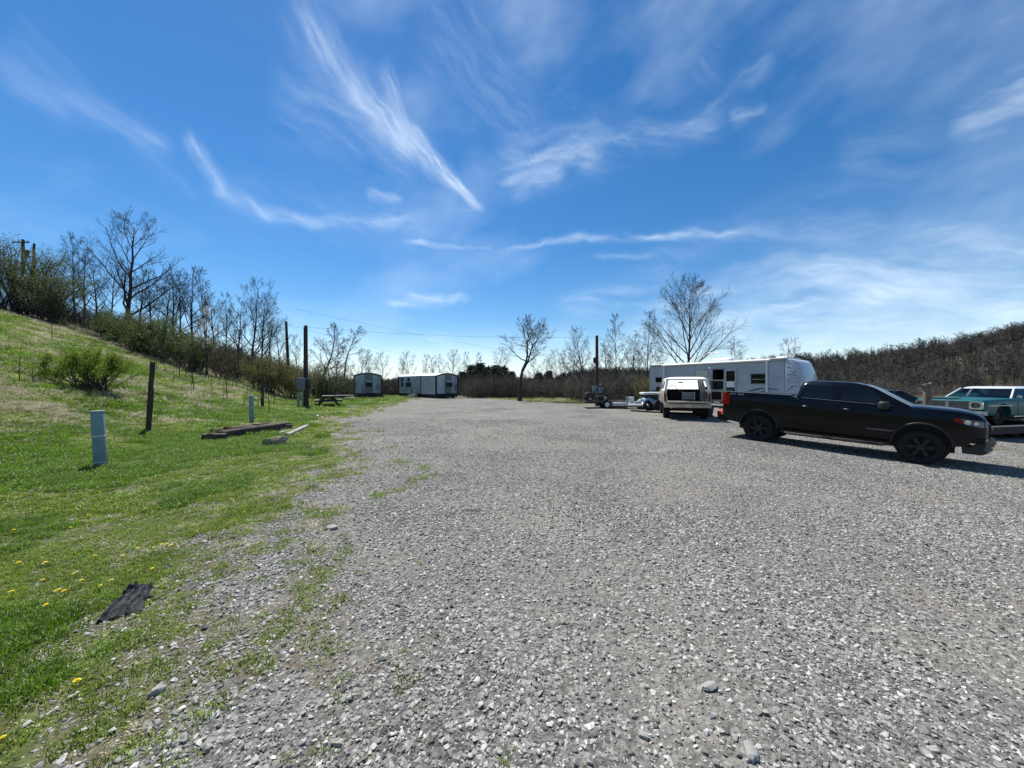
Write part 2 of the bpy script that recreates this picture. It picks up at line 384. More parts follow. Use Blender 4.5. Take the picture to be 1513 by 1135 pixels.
    L.new(bh, bp.inputs['Height']); L.new(bp.outputs[0], b.inputs['Normal'])
    return m
def dryf(x, y):
    s = slope_s(x,y)
    return np.clip(sst(.2,2.0,s+ (fbm(x*.6,y*.6,71,4)-.5)*3)*(.16+.75*sst(.42,.68,fbm(x*.9,y*.9,77,5))),0,1)

def make_terrain():
    na = 900
    front = np.linspace(-62,62,640); rest = np.linspace(62,298,260)[1:-1]
    ang = np.radians(np.concatenate([front, rest])); na = len(ang)
    rad = [0.0]; r = .5
    rr = [.5]
    while rr[-1] < 4000:
        rr.append(rr[-1]*1.026+.01)
    rr = np.array(rr); nr = len(rr)
    X = np.outer(rr, np.sin(ang)); Y = np.outer(rr, np.cos(ang)); Z = Hn(X, Y)
    V = np.stack([X,Y,Z],-1).reshape(-1,3)
    V = np.vstack([V, [[0,0,H(0,0)]]]); c = len(V)-1
    i = np.arange(nr-1)[:,None]; j = np.arange(na)[None,:]; j2 = (j+1)%na
    Q = np.stack([i*na+j, i*na+j2, (i+1)*na+j2, (i+1)*na+j],-1).reshape(-1,4)
    T = [(c, (k+1)%na, k) for k in range(na)]
    me = bpy.data.meshes.new('ground')
    nl = len(Q)*4+len(T)*3
    me.vertices.add(len(V)); me.vertices.foreach_set('co', V.astype(np.float32).ravel())
    me.loops.add(nl); me.loops.foreach_set('vertex_index', np.concatenate([Q[:,::-1].ravel(), np.array(T)[:,::-1].ravel()]).astype(np.int32))
    me.polygons.add(len(Q)+len(T))
    me.polygons.foreach_set('loop_start', np.concatenate([np.arange(len(Q))*4, len(Q)*4+np.arange(len(T))*3]).astype(np.int32))
    me.update(calc_edges=True); me.validate(); me.shade_smooth()
    for nm, fn in (('grass',grassf),('litter',litterf),('dry',dryf),('dirt',dirtf)):
        a = me.attributes.new(nm,'FLOAT','POINT'); a.data.foreach_set('value', np.asarray(fn(V[:,0],V[:,1])).astype(np.float32))
    me.materials.append(ground_mat())
    o = bpy.data.objects.new('ground', me); COL.objects.link(o); tag(o, kind='structure'); return o
make_terrain()

# ------------------------------------------------------------ scatter (stuff only)
def scatter(name, P, rot, scl, idx, protos, label, cat):
    cl = bpy.data.collections.new(name+'_kinds')
    for k, me in enumerate(protos):
        o = bpy.data.objects.new('%s_kind_%02d' % (name,k), me); cl.objects.link(o)
    me = bpy.data.meshes.new(name); me.vertices.add(len(P)); me.vertices.foreach_set('co', np.asarray(P,dtype=np.float32).ravel())
    for nm, ar in (('rot',rot),('scl',scl)):
        a = me.attributes.new(nm,'FLOAT_VECTOR','POINT'); a.data.foreach_set('vector', np.asarray(ar,dtype=np.float32).ravel())
    a = me.attributes.new('kid','INT','POINT'); a.data.foreach_set('value', np.asarray(idx,dtype=np.int32))
    me.update(); o = bpy.data.objects.new(name, me); COL.objects.link(o); tag(o, label, cat, kind='stuff')
    ng = bpy.data.node_groups.new(name,'GeometryNodeTree')
    ng.interface.new_socket('Geometry', in_out='INPUT', socket_type='NodeSocketGeometry'); ng.interface.new_socket('Geometry', in_out='OUTPUT', socket_type='NodeSocketGeometry')
    N = ng.nodes; L = ng.links; gi = N.new('NodeGroupInput'); go = N.new('NodeGroupOutput')
    ip = N.new('GeometryNodeInstanceOnPoints'); ci = N.new('GeometryNodeCollectionInfo')
    ci.inputs['Collection'].default_value = cl; ci.inputs['Separate Children'].default_value = True; ci.inputs['Reset Children'].default_value = True
    ip.inputs['Pick Instance'].default_value = True
    def na(nm, t):
        n = N.new('GeometryNodeInputNamedAttribute'); n.data_type = t; n.inputs['Name'].default_value = nm; return n.outputs['Attribute']
    mp = N.new('GeometryNodeMeshToPoints'); L.new(gi.outputs[0], mp.inputs[0])
    L.new(mp.outputs[0], ip.inputs['Points']); L.new(ci.outputs[0], ip.inputs['Instance'])
    L.new(na('kid','INT'), ip.inputs['Instance Index']); L.new(na('rot','FLOAT_VECTOR'), ip.inputs['Rotation']); L.new(na('scl','FLOAT_VECTOR'), ip.inputs['Scale'])
    L.new(ip.outputs[0], go.inputs[0]); md = o.modifiers.new('GN','NODES'); md.node_group = ng
    return o
def pmesh(mb, m, smooth=None):
    me = bpy.data.meshes.new('kind'); me.from_pydata(mb.v, [], mb.f)
    for x in (m if isinstance(m,(list,tuple)) else [m]): me.materials.append(x)
    if isinstance(m,(list,tuple)): me.polygons.foreach_set('material_index', mb.m)
    if smooth: me.shade_smooth(); me.set_sharp_from_angle(angle=R(smooth))
    me.update(); return me
def rock_mesh(seed, n=14, flat=.6, sub=0):
    r = random.Random(seed); bm = bmesh.new()
    for i in range(n):
        v = Vector((r.gauss(0,1),r.gauss(0,1),r.gauss(0,1))).normalized()*r.uniform(.75,1.1)
        bm.verts.new((v.x, v.y*r.uniform(.7,.9), v.z*flat))
    bmesh.ops.convex_hull(bm, input=bm.verts[:])
    for v in [v for v in bm.verts if not v.link_faces]: bm.verts.remove(v)
    bm.normal_update()
    return bm
def stone_mat():
    m = bpy.data.materials.new('crushed_stone'); m.use_nodes = True; nt = m.node_tree; N = nt.nodes; L = nt.links; b = N['Principled BSDF']
    b.inputs['Roughness'].default_value = .85; b.inputs['Specular IOR Level'].default_value = .3
    oi = N.new('ShaderNodeObjectInfo'); cr = N.new('ShaderNodeValToRGB'); e = cr.color_ramp.elements
    st = [(0,(.09,.086,.078)),(.3,(.19,.184,.17)),(.6,(.275,.27,.25)),(.82,(.38,.37,.34)),(.93,(.45,.435,.40)),(1,(.54,.52,.48))]
    while len(e) < len(st): e.new(.5)
    for el,(p,c) in zip(e,st): el.position = p; el.color = (*c,1)
    L.new(oi.outputs['Random'], cr.inputs[0])
    tc = N.new('ShaderNodeTexCoord'); nz = N.new('ShaderNodeTexNoise'); nz.inputs['Scale'].default_value = 1.7; nz.inputs['Detail'].default_value = 6
    L.new(tc.outputs['Object'], nz.inputs['Vector'])
    mr = N.new('ShaderNodeMapRange'); mr.inputs['From Min'].default_value = .3; mr.inputs['From Max'].default_value = .7; mr.inputs['To Min'].default_value = .75; mr.inputs['To Max'].default_value = 1.25
    L.new(nz.outputs['Fac'], mr.inputs['Value'])
    mx = N.new('ShaderNodeMix'); mx.data_type = 'RGBA'; mx.blend_type = 'MULTIPLY'; mx.inputs[0].default_value = 1
    L.new(cr.outputs[0], mx.inputs[6]); L.new(mr.outputs[0], mx.inputs[7]); L.new(mx.outputs[2], b.inputs['Base Color'])
    return m
SM = stone_mat()
rocks = []
for k in range(9):
    bm = rock_mesh(100+k, 13+k%4, .45+.05*(k%4)); me = bpy.data.meshes.new('stone'); bm.to_mesh(me); bm.free(); me.materials.append(SM); rocks.append(me)
def zone(n, y0, y1, m=1.0):
    """uniform points in the view wedge between two depths"""
    y = np.sqrt(rng.uniform(y0*y0, y1*y1, n)); x = rng.uniform(-1.5,1.5,n)*y + rng.uniform(-m,m,n); return x, y
P = []; SC = []
def stones(n, y0, y1, smin, smax, pw, base, gk=1.0):
    x, y = zone(n, y0, y1); g = grassf(x,y)
    cl = sst(.30,.55,fbm(x*1.3,y*1.3,91,4)); dt = dirtf(x,y)
    keep = rng.random(n) < (1-g*.95*gk)**1.3*(base+(1-base)*cl)*(1-.55*dt)
    x = x[keep]; y = y[keep]; k = len(x)
    s = smin + (smax-smin)*rng.random(k)**pw
    z = Hn(x,y) + s*rng.uniform(-.15,.35,k)
    P.append(np.stack([x,y,z],-1)); SC.append(np.stack([s*rng.uniform(.75,1.3,k), s*rng.uniform(.75,1.2,k), s*rng.uniform(.7,1.15,k)],-1))
stones(76000, .85, 4.2, .004,.011, 1.5, .8, .7)
stones(66000, .85, 5.0, .009,.0225, 1.8, .45)
stones(105000, 4.2, 9.0, .008,.021, 1.6, .55)
stones(90000, 9.0, 17.0, .012,.024, 1.6, .45)
stones(160, .85, 6.0, .026,.04, 2.2, .3, .8)
P = np.vstack(P); SC = np.vstack(SC); k = len(P)
scatter('gravel', P, np.stack([rng.uniform(-.45,.45,k), rng.uniform(-.45,.45,k), rng.uniform(0,6.28,k)],-1), SC, rng.integers(0,len(rocks),k), rocks,
        'loose crushed grey limestone covering the parking lot', 'gravel')

# grass
def blade(mb, r, x, y, h, w, lean, curl=1.0):
    a = r.uniform(0,2*PI); d = Vector((math.cos(a),math.sin(a),0)); s = Vector((-d.y,d.x,0))*w
    p0 = Vector((x,y,-.01)); p1 = p0+Vector((0,0,h*.55))+d*lean*.35; p2 = p0+Vector((0,0,h*(1-.25*curl)))+d*lean
    mb.add([p0-s, p0+s, p1+s*.8, p1-s*.8, p2], [(0,1,2,3),(3,2,4)])
def tuft(seed, n, rad, h, lean, w=.0022, curl=1):
    r = random.Random(seed); mb = MB()
    for i in range(n):
        a = r.uniform(0,2*PI); q = rad*math.sqrt(r.random()); blade(mb, r, q*math.cos(a), q*math.sin(a), h*r.uniform(.5,1.1), w*r.uniform(.7,1.3), lean*r.uniform(.3,1.2), curl)
    return mb
gm1 = mat('grass_green',(.20,.29,.026),.5,0,.35,3,transl=.5,rnd=.35)
gm2 = mat('grass_lush',(.13,.235,.014),.5,0,.3,3,transl=.5,rnd=.3)
gm3 = mat('grass_straw',(.46,.42,.29),.7,0,.3,3,transl=.35,rnd=.35)
gk = [pmesh(tuft(k,44,.075,.055,.035,.0024), gm1) for k in range(4)] + [pmesh(tuft(20+k,46,.08,.09,.05,.0026), gm2) for k in range(3)] \
   + [pmesh(tuft(40+k,36,.11,.07,.15,.0022,2.4), gm3) for k in range(3)] + [pmesh(tuft(60+k,26,.07,.028,.05,.0028,2), gm3) for k in range(2)]
GP=[];GS=[];GI=[]
def turf(n, y0, y1, s0, s1, xr=(-1.5,1.5)):
    y = np.sqrt(rng.uniform(y0*y0,y1*y1,n)); x = rng.uniform(xr[0],xr[1],n)*y + rng.uniform(-.5,.5,n)
    g = grassf(x,y)*(1-litterf(x,y)*.75); keep = rng.random(n) < np.clip(g*1.15-.05,0,1)*(.45+.75*sst(.35,.5,fbm(x*2.1,y*2.1,95,3))); x=x[keep]; y=y[keep]; g=g[keep]; k=len(x)
    dr = dryf(x,y); u = rng.random(k); lush = fbm(x*.55,y*.55,83,3) > .5
    near = g < .8
    idx = np.where(u < dr*.72+.05+.3*near, np.where((near & (rng.random(k)<.7))|(y<3.2), rng.integers(10,12,k), rng.integers(7,10,k)), np.where(lush & ~near, rng.integers(4,7,k), rng.integers(0,4,k)))
    s = rng.uniform(s0,s1,k)*(.75+.5*fbm(x*.8,y*.8,85,3)+.25*dr)
    GP.append(np.stack([x,y,Hn(x,y)],-1)); GS.append(np.stack([s,s,s*rng.uniform(.7,1.25,k)],-1)); GI.append(idx)
turf(5200,.85,4.5,.6,1.05,(-1.6,0)); turf(15000,4.5,11,1.0,1.7,(-1.6,-.1)); turf(26000,11,30,1.8,3.0,(-1.6,-.1)); turf(7000,30,50,3,4.5,(-1.5,.6))
turf(1800,6,14,.7,1.1,(.9,1.5))
GP=np.vstack(GP);GS=np.vstack(GS);GI=np.concatenate(GI);k=len(GP)
scatter('grass', GP, np.stack([rng.uniform(-.15,.15,k),rng.uniform(-.15,.15,k),rng.uniform(0,6.28,k)],-1), GS, GI, gk, 'short green grass and dry straw growing over verge and hillside', 'grass')
# sparse low weeds in the gravel
x,y = zone(16000,.9,14); e = np.interp(y,EY,EX); pr = np.exp(-((x-e-.5)/1.0)**2)*.8*sst(.42,.6,fbm(x*1.6,y*1.6,97,4)); kp = rng.random(len(x))<pr; x=x[kp];y=y[kp];k=len(x)
wk = [pmesh(tuft(80+j,22,.04,.022,.03,.0026,2), gm1 if j<2 else mat('weed_brown%d'%j,(.16,.13,.07),.8,0,.3,3,transl=.3,rnd=.3)) for j in range(4)]
s = rng.uniform(.7,1.5,k)
scatter('weeds', np.stack([x,y,Hn(x,y)+.006],-1), np.stack([s*0,s*0,rng.uniform(0,6,k)],-1), np.stack([s,s,s],-1), rng.integers(0,4,k), wk, 'sparse brown and green weeds creeping through the gravel', 'weeds')

# dandelions: individual small flowers
def dandelion_mb():
    mb = MB(); mb.tube([(0,0,0),(.005,0,.03),(.003,.002,.055)], .0016, 4); mb.mi = 1
    r = random.Random(4)
    for ring,(n,rad,z) in enumerate(((14,.020,.0),(12,.014,.004),(8,.008,.007))):
        for k in range(n):
            a = 2*PI*k/n+ring*.3; d = Vector((math.cos(a),math.sin(a),0)); s = Vector((-d.y,d.x,0))*.0035; c = Vector((.003,.002,.055+z))
            mb.add([c, c+d*rad*.6-s, c+d*rad+Vector((0,0,.003)), c+d*rad*.6+s], [(0,1,2,3)])
    return mb
db = dandelion_mb()
stem = MB(); head = MB()
for f,mi in zip(db.f, db.m): (head if mi else stem).add([db.v[i] for i in f],[tuple(range(len(f)))])
d0 = empty('dandelion',(0,0,0),0); stem.build('stem', gm1, d0); head.build('flower_head', M['yellow_petal'], d0)
spots = [(240,823),(253,825),(246,822),(228,827),(205,830),(180,842),(103,795),(30,852),(68,853),(110,868),(120,879),(95,896),(89,895),(84,894),(70,916),(17,898),(110,1038),(8,1120),(341,836),(132,775),(170,761),(128,774),(238,713),(283,730),(300,729),(215,766),(265,760),(330,763),(225,860),(150,884),(165,878),(290,800),(60,880),(140,840),(245,700),(255,688),(240,696),(310,745),(360,770),(20,800),(402,690),(308,676),(318,668)]
rr_ = random.Random(3)
for i,(px,py) in enumerate(spots):
    D = F*EYE/(py-CY); x = (px-CX)/F*D
    o = d0 if i == 0 else copy_tree(d0)
    o.location = (x, D, H(x,D)+.015); o.rotation_euler = (rr_.uniform(-.2,.2),rr_.uniform(-.2,.2),rr_.uniform(0,6)); s = rr_.uniform(.6,.95); o.scale = (s,s,s)
    tag(o,'small yellow dandelion blooming low in the green grass verge','flower','dandelions in the grass verge')
# ------------------------------------------------------------ trees
def rdir(r, d, ang, roll):
    u = d.orthogonal().normalized(); w = d.cross(u)
    return (d*math.cos(ang) + (u*math.cos(roll)+w*math.sin(roll))*math.sin(ang)).normalized()
def tree_mbs(seed, h, tr, fb=.25, spread=.8, n1=14, n2=7, n3=6, n4=3, asc=.35, wob=.12, path=None, tips=None, lenk=.5, twig=.0085, shape=1.0):
    """bare tree: returns trunk and crown builders; path = trunk points (x,y,z fractions of h)"""
    r = random.Random(seed); T = MB(); C = MB()
    if path: pts = [Vector(p)*h for p in path]
    else:
        pts = [Vector((0,0,-.15))]; d = Vector((0,0,1)); n = 10
        for i in range(n):
            d = (d+Vector((r.uniform(-1,1),r.uniform(-1,1),0))*wob*.5+Vector((0,0,.1))).normalized(); pts.append(pts[-1]+d*h/n)
    n = len(pts)-1; rad = [tr*(1-.93*(i/n)**.8) for i in range(n+1)]; rad[0] *= 1.35
    T.tube(pts, rad, 7)
    def at(f):
        q = f*n; i = min(int(q), n-1); return pts[i].lerp(pts[i+1], q-i), rad[i]+(rad[i+1]-rad[i])*(q-i), (pts[i+1]-pts[i]).normalized()
    cnt = [0,n2,n3,n4,0]
    def rec(p, d, ln, ra, lv):
        seg = 5 if lv < 3 else 3; q = [p]; dd = d.copy(); ds = []
        for i in range(seg):
            dd = (dd + Vector((r.gauss(0,1),r.gauss(0,1),r.gauss(0,1)))*wob*(.8 if lv < 2 else .5) + Vector((0,0,asc*(.16,.16,.10,.05,.03)[lv]))).normalized(); q.append(q[-1]+dd*ln/seg); ds.append(dd.copy())
        rs = [max(twig*.6, ra*(1-.8*i/seg)) for i in range(seg+1)]
        (T if lv == 1 and ra > tr*.3 else C).tube(q, rs, 5 if lv == 1 else 3, caps=False)
        if tips is not None and lv >= 3: tips.append((q[-1], dd.copy()))
        if lv >= 4 or cnt[lv] == 0: return
        m = cnt[lv]
        for k in range(m):
            f = .22+.78*(k+r.random())/m; s = f*seg; i = min(int(s), seg-1); pp = q[i].lerp(q[i+1], s-i)
            rec(pp, rdir(r, ds[i], R(r.uniform(22,48)), r.uniform(0,6.28)), ln*(1.05-f*.6)*r.uniform(.42,.72), max(twig*(1 if lv < 3 else .7), rs[i]*.5), lv+1)
    for k in range(n1):
        f = fb+(1-fb)*(k+r.random()*.8)/n1; p, ra, d = at(min(f,.98))
        rf = (f-fb)/(1-fb); ln = h*lenk*spread*((1-rf)**.7*.85+.22)*r.uniform(.75,1.15)*shape
        rec(p, rdir(r, d, R(r.uniform(38,62)*(1-.35*rf)), k*2.4+r.uniform(-.5,.5)), ln, ra*.6, 1)
    return T, C
def bare_tree(name, seed, loc, label, m='bark', group='bare trees around the lot', **kw):
    T, C = tree_mbs(seed, **kw); o = empty(name, loc, 0, label, 'tree', group)
    T.build('trunk', M[m], o, 60); C.build('crown', M[m], o); return o
def re_tree(src, loc, rz, sc, label):
    o = copy_tree(src); o.location = loc; o.rotation_euler = (0,0,rz); o.scale = sc if hasattr(sc,'__len__') else (sc,sc,sc); o['label'] = label; return o
def tz(px, py, D): return EYE-(py-CY)*D/F
def hgt(px, top, D): return tz(px, top, D)-G(px,D)[2]

# left hill
D=36; hero = bare_tree('bare_tree', 11, G(188,D), 'tallest wide spreading bare tree on the crest of the left hill', h=hgt(188,318,D)*.9, tr=.26, fb=.2, spread=.95, n1=18, n2=8, n3=6, n4=3, asc=.75, wob=.17, lenk=.5, path=[(0,0,-.02),(.004,0,.1),(.0,.0,.2),(.012,0,.32),(.03,0,.45),(.028,0,.58),(.05,0,.7),(.045,0,.82),(.06,0,.92),(.055,0,1.0)])
t_round = bare_tree('bare_tree', 12, G(110,39), 'rounded bare tree left of the tallest hill tree', m='bark', h=hgt(110,352,39), tr=.13, fb=.3, spread=.75, n1=16, n2=7, n3=6, n4=2, asc=.6)
t_slim = bare_tree('bare_tree', 13, G(303,34), 'slim pointed bare tree behind the white blossoming tree', h=hgt(303,398,34), tr=.1, fb=.25, spread=.5, n1=18, n2=6, n3=5, n4=2, asc=.7)
t_mid = bare_tree('bare_tree', 14, G(255,36), 'twiggy bare tree right of the tallest hill tree', h=hgt(255,402,36), tr=.13, fb=.2, spread=.75, n1=16, n2=7, n3=6, n4=2, asc=.6)
t_fan = bare_tree('bare_tree', 15, G(372,35), 'fan shaped bare tree left of the leaning wooden pole', h=hgt(372,424,35), tr=.15, fb=.15, spread=.95, n1=17, n2=7, n3=6, n4=2, asc=.5)
def hs(px, top, D, base): return hgt(px,top,D)/base
hr, hm, hsl, hf = hgt(110,352,39), hgt(255,402,36), hgt(303,398,34), hgt(372,424,35)
for px,top,D,src,b,rz,lab in [
  (165,385,40,t_round,hr,4,'dark bare tree crossing behind the lower limbs of the tallest hill tree'),
  (205,398,42,t_mid,hm,5,'bare tree showing between the limbs right of the tallest trunk'),
  (240,412,42,t_fan,hf,2,'twiggy bare tree second to the right of the tallest hill tree'),
  (268,408,37,t_round,hr,0,'bare tree second to the left of the slim pointed hill tree'),
  (318,440,40,t_mid,hm,2,'bare tree right beside the slim pointed hill tree'),
  (386,440,40,t_round,hr,3,'bare tree overlapping the right side of the fan shaped tree'),
  (125,375,42,t_mid,hm,3,'bare tree overlapping the rounded tree on its right side'),
  (60,392,38,t_mid,hm,0,'bare tree between the snag pole and the rounded tree'),
  (415,480,44,t_mid,hm,1,'low bare tree directly behind the leaning wooden pole'),
  (495,505,50,t_mid,hm,4,'bare tree between the bent tree and the slender leaning tree'),
  (532,520,54,t_fan,hf,0,'low spreading bare tree at the left of the smaller white trailer'),
  (145,390,38,t_mid,hm,1,'dark bare tree filling the gap left of the tallest hill tree'),
  (222,405,39,t_round,hr,2,'bare tree tight against the right side of the tallest hill tree'),
  (283,404,38,t_mid,hm,3,'bare tree just left of the slim pointed hill tree'),
  (332,432,37,t_slim,hsl,4,'thin bare tree between the blossoming tree and the fan shaped tree'),
  (350,445,36,t_mid,hm,5,'low bare tree hugging the fan shaped tree on its left'),
  (400,458,38,t_slim,hsl,0,'thin bare tree just left of the leaning wooden pole'),
  (22,384,34,t_slim,hsl,1,'thin bare tree rising out of the olive bush at far left'),
  (90,400,36,t_slim,hsl,2,'thin bare tree between the olive bush and the rounded tree'),
  (440,500,46,t_mid,hm,2,'bare tree rising behind the metal meter box pole'),
  (545,522,58,t_round,hr,2,'pale bare tree directly behind the smaller white trailer'),
  (590,538,62,t_fan,hf,1,'low bare tree in the gap between the two white trailers'),
  (627,524,66,t_slim,hsl,3,'thin bare tree behind the left half of the long trailer'),
  (652,528,66,t_mid,hm,1,'bare tree behind the roof of the long white trailer'),
  (722,548,60,t_round,hr,5,'low bare tree in front of the dark pines'),
  (822,520,50,t_round,hr,1,'round topped bare tree right of the crooked twin tree'),
  (845,512,47,t_mid,hm,4,'bare tree in the group left of the dark meter pole'),
  (866,490,44,t_fan,hf,3,'dense bare tree touching the left side of the dark meter pole'),
  (895,508,46,t_mid,hm,5,'low bare tree touching the right side of the dark meter pole'),
  (935,500,45,t_round,hr,2,'bare tree between the two narrow pointed trees'),
  (1088,505,50,t_mid,hm,5,'bare tree behind the roof of the travel trailer'),
  (1168,506,46,t_fan,hf,4,'twiggy bare tree behind the front roof of the travel trailer'),
  (1228,520,44,t_mid,hm,1,'bare tree beyond the sloping nose of the travel trailer')]:
    k = hs(px,top,D,b); wk_ = k*random.Random(px).uniform(.9,1.15)
    re_tree(src, G(px,D), rz*1.1, (wk_,wk_,k), lab)
t_nar = bare_tree('bare_tree', 21, G(912,42), 'narrow pointed bare tree right of the dark meter pole', h=hgt(912,466,42), tr=.09, fb=.25, spread=.5, n1=24, n2=7, n3=5, n4=3, asc=.5, m='bark')
re_tree(t_nar, G(957,40), 2, hs(957,462,40,hgt(912,466,42)), 'narrow pointed bare tree behind the left end of the travel trailer')
D=36; bare_tree('bare_tree', 23, G(1014,D), 'large vase shaped bare tree behind the travel trailer', h=hgt(1014,402,D)*.86, tr=.19, fb=.2, spread=.86, n1=24, n2=9, n3=7, n4=3, asc=.5, wob=.09, lenk=.62)
rt_ = random.Random(77)
for px in (566,604,640,668,690,708,738,792,806,834,856,878,903,924,946,972,1195,1212,1252):
    D = rt_.uniform(46,58); top = rt_.uniform(516,540); src_, b_ = [(t_mid,hm),(t_round,hr),(t_slim,hsl),(t_nar,hgt(912,466,42))][rt_.randrange(4)]
    k = hs(px,top,D,b_); o = re_tree(src_, G(px,D), rt_.uniform(0,6), (k*1.1,k*1.1,k), 'thin bare tree in the low ragged tree line beyond the gravel lot'); o['group'] = 'thin trees of the low tree line'
# crooked twin tree in the middle
D=36; hh=hgt(775,466,D); g=G(768,D)
T, C = tree_mbs(31, hh, .2, fb=.4, spread=.62, n1=14, n2=7, n3=6, n4=3, asc=.4, wob=.2, path=[(0,0,-.02),(0,0,.12),(.01,0,.25),(.03,0,.36),(.075,0,.46),(.09,0,.55),(.085,0,.64),(.1,0,.75),(.085,0,.86),(.09,0,.97)])
T2, C2 = tree_mbs(37, hh, .15, fb=.45, spread=.62, n1=14, n2=7, n3=6, n4=3, asc=.4, wob=.22, path=[(0,.0,-.02),(.012,.01,.2),(.03,.02,.34),(.10,.02,.47),(.13,.02,.58),(.15,.02,.65),(.21,.02,.72),(.215,.02,.78),(.25,.02,.84)])
o = empty('bare_tree', g, 0, 'crooked bare tree with two twisting trunks at the far edge of the lot', 'tree','bare trees around the lot')
T.add(T2.v,T2.f); C.add(C2.v,C2.f); T.build('trunk',M['bark'],o,60); C.build('crown',M['bark'],o)
# leaning trees right of the pole
D=44; bare_tree('bare_tree', 41, G(472,D), 'bent bare tree leaning right beside the metal meter pole', h=hgt(480,482,D), tr=.17, fb=.3, spread=.7, n1=18, n2=8, n3=6, n4=3, asc=.2, wob=.25, path=[(0,0,-.02),(.02,0,.15),(.06,0,.3),(.12,0,.42),(.17,0,.55),(.2,0,.7),(.22,0,.82),(.2,0,.95)])
D=44; bare_tree('bare_tree', 43, G(508,D), 'slender bare tree whose top bends right over the small trailer', h=hgt(515,484,D), tr=.13, fb=.5, spread=.42, n1=16, n2=7, n3=5, n4=2, asc=.2, wob=.25, path=[(0,0,-.02),(.0,0,.15),(.01,0,.3),(.02,0,.45),(.045,0,.58),(.09,0,.7),(.14,0,.82),(.19,0,.92),(.25,0,.97)])

# saplings on the slope
sap = None
r = random.Random(9)
T, C = tree_mbs(51, 2.6, .025, fb=.2, spread=.35, n1=8, n2=3, n3=0, n4=0, asc=.8, twig=.007)
T.add(C.v,C.f); s0 = T.build('sapling', M['bark'], None)
sp = [(px+r.uniform(-3,3), r.uniform(19,27)) for px in range(232,412,7)]
for i,(px,D) in enumerate(sp):
    o = s0 if i == 0 else copy_tree(s0); o.location = G(px,D); o.rotation_euler = (0,0,r.uniform(0,6)); k = r.uniform(.55,1.15); o.scale = (k,k,k)
    tag(o,'thin upright bare sapling in the row along the foot of the brushy slope','sapling','saplings on the slope')
for px,D,k,lab in [(29,11.5,.62,'tiny leafless sapling left of the green shrub, nearest the photo edge'),(49,11.8,.5,'tiny leafless sapling between the green shrub and the one at the edge'),(77,21,.8,'thin forked sapling high on the slope above the green shrub')]:
    o = copy_tree(s0); o.location = G(px,D); o.scale = (k,k,k); tag(o,lab,'sapling','saplings on the slope')

# ------------------------------------------------------------ bushes
def leaf_quad(mb, r, p, s, n=1):
    for _ in range(n):
        a = Vector((r.gauss(0,1),r.gauss(0,1),r.gauss(0,1))).normalized(); b = a.orthogonal().normalized(); c = a.cross(b)
        q = p+Vector((r.gauss(0,1),r.gauss(0,1),r.gauss(0,1)))*s*1.2
        mb.add([q-b*s, q-c*s*.5, q+b*s, q+c*s*.5], [(0,1,2,3)])
def bush(name, seed, loc, w, h, label, leaf, nst=26, leaves=5, ls=.035, tilt=(8,60), cat='shrub', group=None, stem='bark', dens=1.0, depth=None, low=.25):
    r = random.Random(seed); St = MB(); Lf = MB(); dp = (depth or w)
    for i in range(nst):
        bx, by = r.uniform(-.5,.5)*w*.35, r.uniform(-.5,.5)*dp*.35
        az = r.uniform(0,2*PI); t = R(r.uniform(*tilt)); d = Vector((math.cos(az)*math.sin(t)*w/2/h*1.1, math.sin(az)*math.sin(t)*dp/2/h*1.1, math.cos(t)*.9+.15)).normalized()
        ln = h*r.uniform(.8,1.1)*(1 if d.z > .6 else .95); q = [Vector((bx,by,-.1))]; dd = d.copy(); ds = [dd]
        for k in range(6):
            dd = (dd+Vector((r.gauss(0,1),r.gauss(0,1),r.gauss(0,1)))*.1+Vector((0,0,.02))).normalized(); q.append(q[-1]+dd*ln/6); ds.append(dd)
        St.tube(q, [.018*h/2*(1-.8*k/6)+.003 for k in range(7)], 4, False)
        for b in range(int(16*dens)):
            f = low+(1-low)*r.random(); s = f*6; k = min(int(s),5); p = q[k].lerp(q[k+1], s-k); bd = rdir(r, ds[k], R(r.uniform(25,65)), r.uniform(0,6.28)); bl = h*r.uniform(.1,.26)
            pm = p+bd*bl*.5+Vector((0,0,bl*.05)); pe = p+(bd+Vector((0,0,.25))).normalized()*bl; St.tube([p,pm,pe],[.004,.003,.002],3,False)
            for _ in range(2):
                p2 = p.lerp(pe, r.random()); pd = p2+rdir(r,bd,R(r.uniform(25,60)),r.uniform(0,6.28))*bl*.5; St.tube([p2,pd],[.003,.002],3,False)
                for _ in range(leaves): leaf_quad(Lf, r, p2.lerp(pd, r.random()), ls)
            for _ in range(leaves): leaf_quad(Lf, r, p.lerp(pe, r.uniform(.2,1.05)), ls)
    o = empty(name, loc, 0, label, cat, group); St.build('stems', M[stem], o); Lf.build('foliage', M[leaf], o); return o
bush('shrub', 1, G(134,13.4), 2.1, 1.5, 'bright green spreading shrub alone on the grassy slope', 'leaf_bright', 60, 9, .022, (10,62), dens=1.0, low=.58)
OG = 'bushes along the brush line'
bush('bush', 2, G(28,31), 7.2, 5.6, 'tall olive bush at the left edge below the transformer pole', 'leaf_olive', 60, 5, .055, (5,60), group=OG, dens=1.3)
bush('bush', 3, G(78,30), 4.5, 3.9, 'olive bush on the right of the tall one at the left edge', 'leaf_olive', 40, 4, .05, (5,60), group=OG, dens=1.15)
bush('bush', 4, G(175,31), 5.6, 2.6, 'dense green bush below the tallest bare tree', 'leaf_olive', 44, 4, .05, (5,70), group=OG, dens=1.3)
bush('bush', 5, G(232,29), 6.5, 3.1, 'broad grey green bush with a dark base left of the blossoming tree', 'leaf_olive', 70, 7, .045, (5,72), group=OG, dens=1.3)
